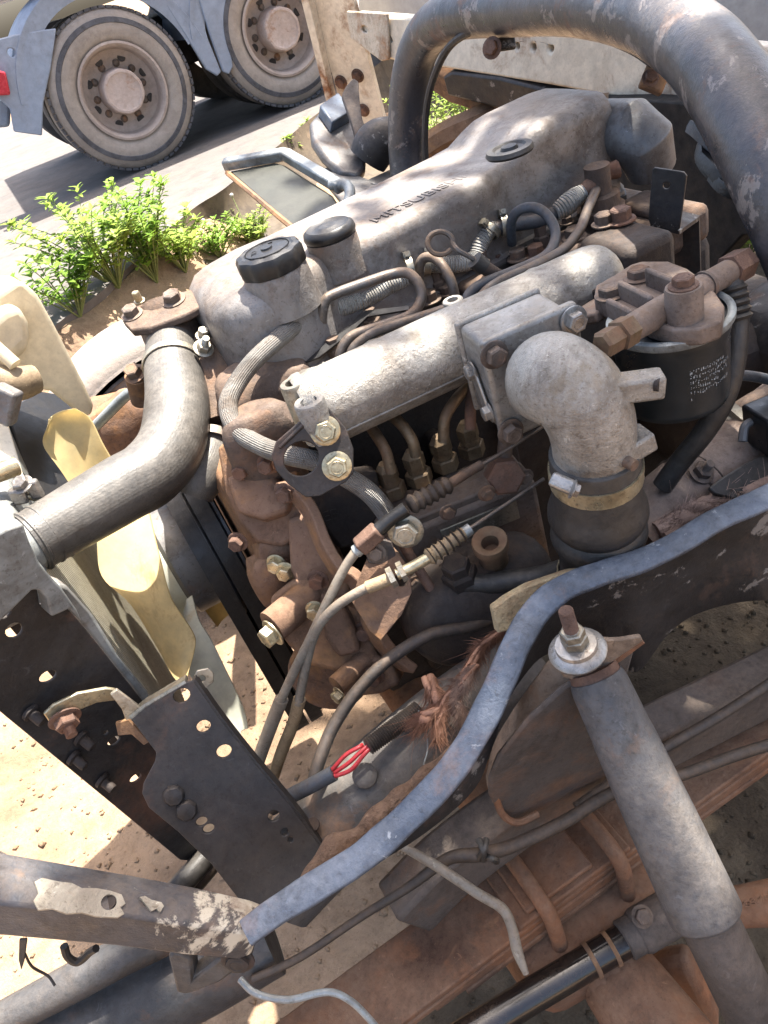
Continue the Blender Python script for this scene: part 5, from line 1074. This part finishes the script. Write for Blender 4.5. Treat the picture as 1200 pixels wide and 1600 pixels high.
# pad plates under the U-bolts
pa_ = UZ(846, 1352, zt + .012)
def at_l(px, py, dz):
    q = UZ(px, py, zt + dz) - a0; return q.dot(ldv), q.dot(lnv)
s_mid = at_l(862, 1345, .015)[0]
leaf(s_mid - .075, s_mid + .085, .0115, .010, name='pad_plate'); leaf(s_mid - .06, s_mid + .035, .020, .008, ex=-.006, name='pad_plate')
for px, py in ((830, 1385), (935, 1300)):
    s_ = at_l(px, py, .03)[0]
    pts = [lfp(s_, w_l + .012, -.12), lfp(s_, w_l + .012, .0), lfp(s_, w_l + .004, .022), lfp(s_, w_l - .02, .030), lfp(s_, .02, .030), lfp(s_, -.004, .022), lfp(s_, -.012, .0), lfp(s_, -.012, -.06), lfp(s_, -.012, -.12)]
    G().tube(pts, .0095, 12, 5).build('u_bolt', 'leaf_steel', ls)
ax_ = thing('front_axle', 'rusty brown front axle beam and spring seat beneath the leaf spring', 'axle', UZ(930, 1430, .2))
cax = lfp(s_mid + .005, .03, -.10)
blob(cax + V((0, 0, -.01)), .11, .085, .055, ldv, AZ, .15, 3, p=.5).build('spring_seat', 'leaf_steel', ax_, ang=50, sub=1)
G().tube([cax + lnv * .7 - AZ * .02, cax - AZ * .02, cax - lnv * .1 - AZ * .03, cax - lnv * .3 - AZ * .03], [.045, .045, .05, .06], 14).build('axle_beam', 'leaf_steel', ax_)
P = PQ((960, 1480, .98), (1150, 1560, .92), (960, 1600, 1.05)); G().poly(P, [(960, 1540), (1010, 1510), (1070, 1500), (1120, 1600), (1120, 1700), (1030, 1700)], (), -.03, 0).build('axle_end', 'leaf_steel', ax_, bevel=.01)
# ---------------------------------------------------------------- drag link (black shiny rod) and its brown arm
dr = thing('drag_link', 'shiny black steering drag link with banded clamp', 'steering rod', Q(880, 1530, .88))
G().tube([Q(700, 1635, .86), Q(820, 1562, .88), Q(1000, 1455, .90)], .0185, 24, smooth=False).build('rod', 'black_gloss', dr)
dax = (Q(1000, 1455, .90) - Q(820, 1562, .88)).normalized()
for (px, py, d, r, w_) in ((985, 1464, .90, .0225, .02), (1025, 1440, .905, .026, .055), (925, 1500, .892, .0205, .006), (955, 1482, .896, .0205, .006)): G().lathe([(r * .9, -w_ / 2), (r, -w_ * .4), (r, w_ * .4), (r * .9, w_ / 2)], Q(px, py, d), dax, 28).build('clamp_band', 'frame_brown' if w_ > .01 else 'rust_sheet', dr)
bolt(Q(1003, 1432, .872), CR @ V((0, .4, 1)), .009, 'bolt_steel', dr)
arm = G().tube([Q(1040, 1440, .92), Q(1090, 1432, .90), Q(1150, 1418, .885), (Q(1230, 1408, .87))], [.016, .019, .022, .026], 20).build('steering_arm', 'leaf_steel', None); text('OGSMH', Q(1176, 1409, .853), Q(1197, 1401, .85) - Q(1156, 1415, .856), CR @ V((.25, 1, .3)), .012, 'leaf_steel', arm, .0012)
tag(arm, 'rust brown forged steering arm behind the shock absorber', 'steering arm')
# ---------------------------------------------------------------- wires, cables
dmx = {}
wire('brake_line', [(1230, 1155, .88), (1150, 1180, .86), (1060, 1212, .84), (960, 1238, .82), (880, 1285, .81), (800, 1322, .80), (750, 1335, .79), (700, 1342, .79), (640, 1385, .80), (560, 1435, .82), (470, 1495, .83), (395, 1530, .83)], [.0068, .0068, .0068, .007, .0072, .0072, .0075, .0065, .005, .0045, .0045, .0045], 'cable_dark', 'dark brake line running along the rail above the leaf spring', 'brake line')
wire('upper_line', [(1230, 1050, .90), (1130, 1115, .88), (1040, 1168, .87), (960, 1220, .86), (900, 1262, .85)], .0062, 'cable_dark', 'dark pipe running behind the shock absorber toward the rear', 'pipe')
tie = thing('cable_tie', 'black tape tie knotted round the brake line above the spring', 'tie', Q(760, 1335, .79))
for (a, b) in (((748, 1312), (756, 1344)), ((760, 1312), (748, 1340)), ((758, 1338), (776, 1346))): G().tube([Q(a[0], a[1], .785), Q((a[0] + b[0]) / 2 + 3, (a[1] + b[1]) / 2, .775), Q(b[0], b[1], .785)], .0035, 8).build('strap', 'rubber', tie)
wire('lever_rod', [(628, 1322, .80), (680, 1352, .775), (745, 1395, .755), (785, 1420, .745), (800, 1450, .74), (808, 1485, .735), (822, 1522, .73)], [.0045, .0052, .0052, .0052, .0052, .0055, .003], 'cable', 'bent grey steel rod sticking out below the blue edge', 'rod')
wire('loose_wire', [(375, 1530, .78), (400, 1552, .77), (450, 1562, .765), (510, 1550, .76), (545, 1562, .76), (575, 1590, .76), (600, 1620, .76)], .0035, 'filter_rim', 'thin loose grey wire curling over the leaf spring end', 'wire', seg=8)
wire('thin_wire', [(-10, 1325, .95), (20, 1345, .95), (28, 1375, .95), (18, 1410, .9)], .0012, 'cable_dark', 'hair-thin dark wire lying on sunlit dirt above the flaking bar', 'wire', seg=6)
c1 = thing('throttle_cable', 'grey throttle cable with black rubber boot clipped to the injection pump', 'cable', Q(440, 1090, .95))
def cab(th_, pts, r, m, name): return G().tube([Q(*p) for p in pts], r, 12, 7).build(name, m, th_)
cab(c1, [(560, 857, .83), (540, 885, .835), (512, 940, .845), (485, 998, .86), (460, 1048, .88), (437, 1098, .90)], .0055, 'cable', 'outer_sheath')
cab(c1, [(440, 1092, .90), (425, 1130, .92), (405, 1185, .95), (385, 1250, .98)], .0085, 'cable', 'sleeve')
cab(c1, [(635, 795, .82), (610, 812, .822), (590, 830, .825), (578, 842, .828)], [.0085, .0075, .0085, .0085], 'black_plastic', 'adjuster')
G().box(Q(576, 842, .826), .03, .018, .018, Q(590, 830, .825) - Q(560, 857, .83)).build('end_block', 'bolt_rust', c1, bevel=.003)
cab(c1, [(572, 848, .828), (556, 862, .832)], .0075, 'filter_rim', 'ferrule')
def boot(th_, a, b, r0, r1, n_, m, name='rubber_boot'):
    d = (b - a); L = d.length; pr = []
    for i in range(n_): pr += [(r0 + (r1 - r0) * i / n_, L * i / n_), ((r0 + (r1 - r0) * i / n_) * 1.38, L * (i + .5) / n_)]
    pr.append((r1, L)); return G().lathe(pr, a, d, 20).build(name, m, th_, ang=70)
boot(c1, Q(640, 790, .82), Q(703, 756, .83), .0085, .0075, 6, 'boot')
cab(c1, [(700, 758, .83), (725, 742, .838), (752, 726, .845)], .0055, 'iron', 'rod_end'); cab(c1, [(750, 728, .845), (790, 704, .85), (830, 678, .85), (850, 665, .86)], .0022, 'steel_pipe', 'inner_wire')
c2 = thing('stop_cable', 'grey control cable with ribbed tan boot and threaded adjuster', 'cable', Q(465, 1095, .95))
cab(c2, [(850, 748, .84), (800, 782, .835), (728, 830, .825)], .0022, 'steel_pipe', 'inner_wire')
boot(c2, Q(668, 872, .82), Q(726, 832, .825), .0075, .006, 6, 'boot_tan'); 
for k in range(6): G().lathe([(.009, -.0012), (.0112, 0), (.009, .0012)], Q(668, 872, .82).lerp(Q(726, 832, .825), (k + .5) / 6), Q(726, 832, .825) - Q(668, 872, .82), 18).build('boot_ring', 'boot', c2)
cab(c2, [(735, 826, .826), (722, 835, .825)], .0068, 'filter_rim', 'boot_collar')
cab(c2, [(672, 870, .82), (648, 884, .82), (620, 898, .82)], .0062, 'gold_zinc', 'threaded_adjuster')
for (px, py) in ((628, 893), (612, 902)): G().lathe([(.0115, -.003), (.0115, .003)], Q(px, py, .82), Q(648, 884, .82) - Q(620, 898, .82), 6).build('lock_nut', 'zinc', c2, ang=25)
cab(c2, [(614, 902, .82), (595, 910, .822), (574, 918, .825)], .0072, 'boot_tan', 'sheath_end')
cab(c2, [(580, 915, .825), (555, 928, .828), (525, 948, .835), (502, 972, .845), (488, 1000, .86), (478, 1040, .88), (466, 1100, .90)], .0055, 'cable', 'outer_sheath')
cab(c2, [(468, 1092, .90), (458, 1130, .92), (440, 1175, .95), (425, 1220, .98)], .0078, 'boot_tan', 'sleeve')
wire('vacuum_hose', [(800, 955, .90), (775, 965, .885), (729, 980, .87), (671, 992, .86), (608, 1030, .855), (558, 1080, .85), (521, 1135, .845), (500, 1185, .835), (490, 1220, .83)], .0072, 'cable_dark', 'dark rubber hose curving down onto the chassis rail', 'hose')
hn = thing('wiring_loom', 'taped wiring loom with exposed red wires on the chassis rail', 'wiring', Q(520, 1212, .82))
cab(hn, [(425, 1262, .84), (450, 1246, .83), (483, 1229, .822), (522, 1208, .818)], .0085, 'cable_blue', 'tape_wrap')
cab(hn, [(520, 1209, .818), (545, 1192, .815), (562, 1176, .815), (575, 1165, .818)], .0023, 'wire_red', 'red_wire'); cab(hn, [(520, 1214, .815), (548, 1203, .812), (568, 1180, .812), (577, 1170, .815)], .0023, 'wire_red', 'red_wire'); cab(hn, [(518, 1204, .818), (540, 1180, .815), (560, 1168, .815), (566, 1164, .82)], .0023, 'wire_red', 'red_wire')
boot(hn, Q(574, 1167, .817), Q(656, 1108, .845), .0072, .0078, 26, 'cable_dark', 'corrugated_sleeve')
wire('frayed_strand', [(654, 1110, .83), (665, 1140, .82), (668, 1170, .81), (662, 1195, .81)], .0008, 'filter_rim', 'single pale strand hanging from the frayed rope', 'strand', seg=5)

# ---------------------------------------------------------------- flaking front bar, its link and the front tube
fb = thing('flaking_bar', 'steel bar with flaking grey and cream paint joined to the blue edge', 'bar', Q(390, 1470, .67))
L_ = []
for (t0_, t1_, t2_) in (((-60, 1352, .60), (-60, 1408, .585), (-60, 1462, .61)), ((0, 1362, .61), (0, 1412, .595), (0, 1462, .62)), ((180, 1392, .635), (182, 1430, .62), (180, 1478, .645)), ((290, 1412, .65), (292, 1445, .637), (285, 1492, .66)), ((380, 1432, .663), (384, 1458, .655), (372, 1500, .672)), ((402, 1440, .668), (402, 1462, .66), (392, 1492, .675))):
    a, b, c = Q(*t0_), Q(*t1_), Q(*t2_); k = CR @ V((0, 0, -.03)); L_.append([a, a.lerp(b, .75), b, b.lerp(c, .3), c, c + k, a + k])
G().loft(L_).build('bar_body', 'flaking', fb, ang=40, bevel=.003)
G().lathe([(.0062, -.004), (.0062, .001), (.005, .0012)], Q(170, 1410, .6265), CR @ V((-.1, .7, .7)), 16).build('bar_hole', 'dark_iron', fb)
FT = PQ((0, 1362, .607), (0, 1412, .592), (290, 1412, .647))
for o_ in ([(54, 1378), (66, 1372), (92, 1378), (112, 1380), (128, 1388), (150, 1388), (172, 1392), (190, 1398), (196, 1412), (188, 1418), (194, 1428), (184, 1434), (150, 1432), (128, 1426), (104, 1428), (82, 1420), (60, 1422), (52, 1408), (60, 1396)], [(218, 1402), (226, 1400), (236, 1406), (252, 1410), (256, 1416), (250, 1426), (244, 1420), (236, 1424), (228, 1414)]):
    G().poly(FT, o_, [(170, 1410, .0062)] if len(o_) > 8 else (), -.002, .0006).build('paint_flake', 'paint_cream', fb)
PLk = PQ((270, 1530, .70), (385, 1480, .68), (300, 1560, .71))
G().poly(PLk, [(262, 1495), (270, 1488), (300, 1500), (302, 1530), (340, 1500), (370, 1478), (390, 1478), (396, 1492), (385, 1505), (345, 1535), (290, 1555), (276, 1552)], (), -.02, 0).build('link_plate', 'frame_steel', fb, bevel=.003)
bolt(PLk.at(372, 1499), PLk.n, .011, 'bracket_steel', fb, h=.4)
ft = thing('front_tube', 'dark grey steel front cross tube lying under the flaking bar', 'tube', Q(300, 1600, .85))
G().tube([Q(-40, 1690, .83), Q(100, 1620, .845), Q(220, 1560, .855), Q(320, 1510, .87), Q(420, 1455, .885)], [.05, .05, .05, .05, .048], 26).build('tube_body', 'tube_dark', ft)
G().tube([Q(-10, 1600, .80), Q(90, 1548, .805), Q(180, 1500, .81), Q(270, 1460, .83)], [.018, .02, .02, .018], 14).build('side_strap', 'tube_dark', ft)
wire('rubber_pipe', [(165, 1500, .90), (230, 1440, .93), (290, 1375, .97), (330, 1330, 1.0)], .015, 'rubber', 'dark rubber pipe passing behind the flaking bar', 'pipe')
wire('rubber_pipe', [(240, 1470, .95), (290, 1400, .98), (335, 1345, 1.0), (360, 1300, 1.02)], .012, 'cable_dark', 'thinner dark pipe beside the rubber pipe behind the flaking bar', 'pipe')
P = PQ((30, 1470, .63), (45, 1470, .63), (35, 1520, .64)); tg_ = G().poly(P, [(30, 1468), (42, 1468), (38, 1500), (33, 1516), (29, 1500)], (), -.002, 0).build('rubber_tag', 'rubber', None, bevel=.0005); tag(tg_, 'short black rubber tag hanging from the flaking bar', 'tag')
wire('hanging_wire', [(38, 1488, .64), (50, 1510, .65), (75, 1525, .66), (86, 1540, .66)], .0012, 'cable_dark', 'thin dark wire dangling beside the rubber tag', 'wire', seg=6)
wire('hanging_wire', [(100, 1478, .66), (106, 1495, .665), (122, 1503, .67), (140, 1488, .665), (150, 1482, .66)], .0035, 'cable_dark', 'looped dark cable hanging under the flaking bar', 'wire', seg=8)

# ---------------------------------------------------------------- right side: brown pipe, wood strip, fur
bpipe = thing('exhaust_pipe', 'fat brown dusty pipe running back beside the bellows', 'pipe', Q(1100, 770, .93))
G().tube([Q(985, 850, .885), Q(1040, 800, .90), (Q(1110, 745, .92)), Q(1180, 690, .94), Q(1300, 600, .98), Q(1600, 400, 1.08), Q(1900, 200, 1.2)], [.045, .046, .048, .05, .05, .05, .05], 26).build('pipe_body', 'pipe_brown', bpipe)
for (px, py, d) in ((1075, 772, .91), (1092, 760, .915)): G().lathe([(.047, -.002), (.0492, 0), (.047, .002)], Q(px, py, d), Q(1110, 745, .92) - Q(1040, 800, .90), 30).build('band', 'frame_brown', bpipe)
bolt(Q(1095, 738, .868), CR @ V((.2, .5, 1)), .011, 'bolt_steel', bpipe, stud=1.0)
wire('side_hose', [(1065, 745, .93), (1110, 690, .93), (1135, 665, .93), (1160, 645, .93), (1210, 615, .94)], [.012, .013, .016, .016, .016], 'iron', 'rusty pipe with a clamp passing over the fat brown pipe', 'pipe')
clamp(Q(1140, 662, .928), Q(1160, 645, .93) - Q(1110, 690, .93), .0165, .012, bpipe, 'zinc', CR @ V((0, .5, 1)))
bx_ = thing('relay_box', 'small black plastic box at the edge above the brown pipe', 'box', Q(1190, 680, .86)); G().box(Q(1212, 662, .86), .05, .05, .05, CR @ V((1, .4, 0)), CR @ V((-.3, .8, .5))).build('box_body', 'black_plastic', bx_, bevel=.004)
G().tube([Q(1160, 690, .86), Q(1165, 665, .86), Q(1185, 655, .86)], .005, 8).build('box_clip', 'grey_plain', bx_)
wire('black_lead', [(1140, 585, .84), (1175, 588, .85), (1210, 595, .86)], .006, 'cable_blue', 'dark blue lead entering beside the fuel hose', 'lead')
PW = PQ((772, 952, .762), (964, 885, .775), (800, 990, .768))
wd = G().poly(PW, [(770, 950), (790, 935), (825, 915), (890, 893), (962, 884), (970, 890), (900, 910), (850, 935), (815, 962), (800, 985), (778, 990)], (), -.014, 0).build('wood_strip', 'wood', None, bevel=.002); tag(wd, 'splintered strip of wood wedged along the blue arch edge', 'wood strip')
PW = PQ((960, 890, .83), (1070, 825, .85), (980, 870, .84)); sr = G().poly(PW, [(955, 892), (1000, 862), (1075, 818), (1085, 832), (1030, 872), (990, 885)], (), -.004, 0).build('felt_strip', 'felt', None); tag(sr, 'dark red brown felt strip along the arch edge beside the bellows', 'felt strip')
PW = PQ((1110, 760, .84), (1210, 700, .87), (1200, 770, .85)); sr = G().poly(PW, [(1108, 762), (1130, 745), (1180, 715), (1230, 700), (1230, 770), (1190, 775), (1150, 780), (1118, 772)], (), -.006, 0).build('rubber_mat', 'rubber', None, bevel=.002); tag(sr, 'dark rubber mat flap lying over the brown pipe', 'rubber mat')
def hairs(name, core, rr, m, seed, n_, L, label, cat, hm, rad_=.0005, down=V((0, 0, -.25))):
    rk = random.Random(seed); t = thing(name, label, cat, Q(*core[-1])); pts = [V(q) for q in cr([tuple(Q(*p)) for p in core], 10)]
    cg = G()
    for k in range(3):                                     # three loosely twisted strands
        F_ = frames(pts); sp = [p + (a * math.cos(i * .13 + k * 2.1 + NZ.noise(p * 30) * 2) + b * math.sin(i * .13 + k * 2.1 + NZ.noise(p * 30) * 2)) * rr * .48 for i, (p, (t_, a, b)) in enumerate(zip(pts, F_))]
        cg.tube(sp, [rr * (.5 + .3 * abs(NZ.noise(p * 70))) for p in sp], 9, smooth=False)
    cg.build('core', m, t, ang=70)
    vs, fs = [], []
    for i in range(n_):
        k = rk.randrange(1, len(pts)); tdir = (pts[k] - pts[k - 1]).normalized(); rnd = V((rk.gauss(0, 1), rk.gauss(0, 1), rk.gauss(0, 1))); rnd = (rnd - tdir * rnd.dot(tdir)).normalized()
        cl_ = NZ.noise_vector(pts[k] * 45 + rnd * 1.2)     # neighbouring fibres clump together
        p = pts[k] + rnd * rr * rk.uniform(.5, 1.0); d = (rnd * rk.uniform(.05, .35) + tdir * rk.uniform(.6, 1.3) + down + cl_ * .9).normalized(); l = L * rk.uniform(.3, 1.0) * (2.0 if rk.random() < .04 else 1); cu_ = (cl_ * .8 + V((rk.gauss(0, .25), rk.gauss(0, .25), rk.gauss(0, .25) - .3))) * l
        q0 = len(vs); sdv = d.orthogonal().normalized() * rad_; sd3 = d.cross(sdv).normalized() * rad_
        for s in range(5):
            tt = s / 4; c = p + d * l * tt + cu_ * tt * tt - rnd * l * .35 * tt * tt; w_ = 1 - tt * .8
            vs += [c + sdv * w_, c - sdv * w_ * .5 + sd3 * w_, c - sdv * w_ * .5 - sd3 * w_]
        for s in range(4):
            for e in range(3): fs.append((q0 + s * 3 + e, q0 + s * 3 + (e + 1) % 3, q0 + s * 3 + 3 + (e + 1) % 3, q0 + s * 3 + 3 + e))
    G()._add(vs, fs).build('fibres', hm, t, kind='stuff'); return t
hairs('frayed_rope', [(800, 975, .835), (770, 995, .83), (752, 1010, .825), (738, 1035, .82), (722, 1060, .815), (700, 1090, .81), (688, 1120, .805), (685, 1150, .80)], .0046, 'fur', 1, 4200, .014, 'frayed brown fibre rope hanging over the blue edge', 'rope', 'fur')
hairs('frayed_rope', [(745, 1040, .815), (725, 1065, .80), (715, 1090, .80), (722, 1115, .795), (735, 1128, .795)], .0042, 'fur', 2, 3600, .014, 'loose brown tuft at the end of the frayed rope', 'rope', 'fur_pale')
hairs('frayed_rope', [(668, 1060, .85), (680, 1085, .83), (690, 1105, .815), (668, 1120, .81), (660, 1125, .81)], .008, 'fur', 3, 800, .024, 'thin brown strands splayed out behind the frayed rope', 'rope', 'fur')
hairs('fur_tuft', [(1030, 838, .845), (1060, 820, .85), (1090, 805, .85), (1130, 790, .855), (1180, 770, .86), (1230, 755, .87)], .016, 'fur_pale', 4, 2200, .022, 'pale shaggy fibre packing along the arch edge under the rubber mat', 'packing', 'fur_pale', down=V((-.2, -.1, .5)))
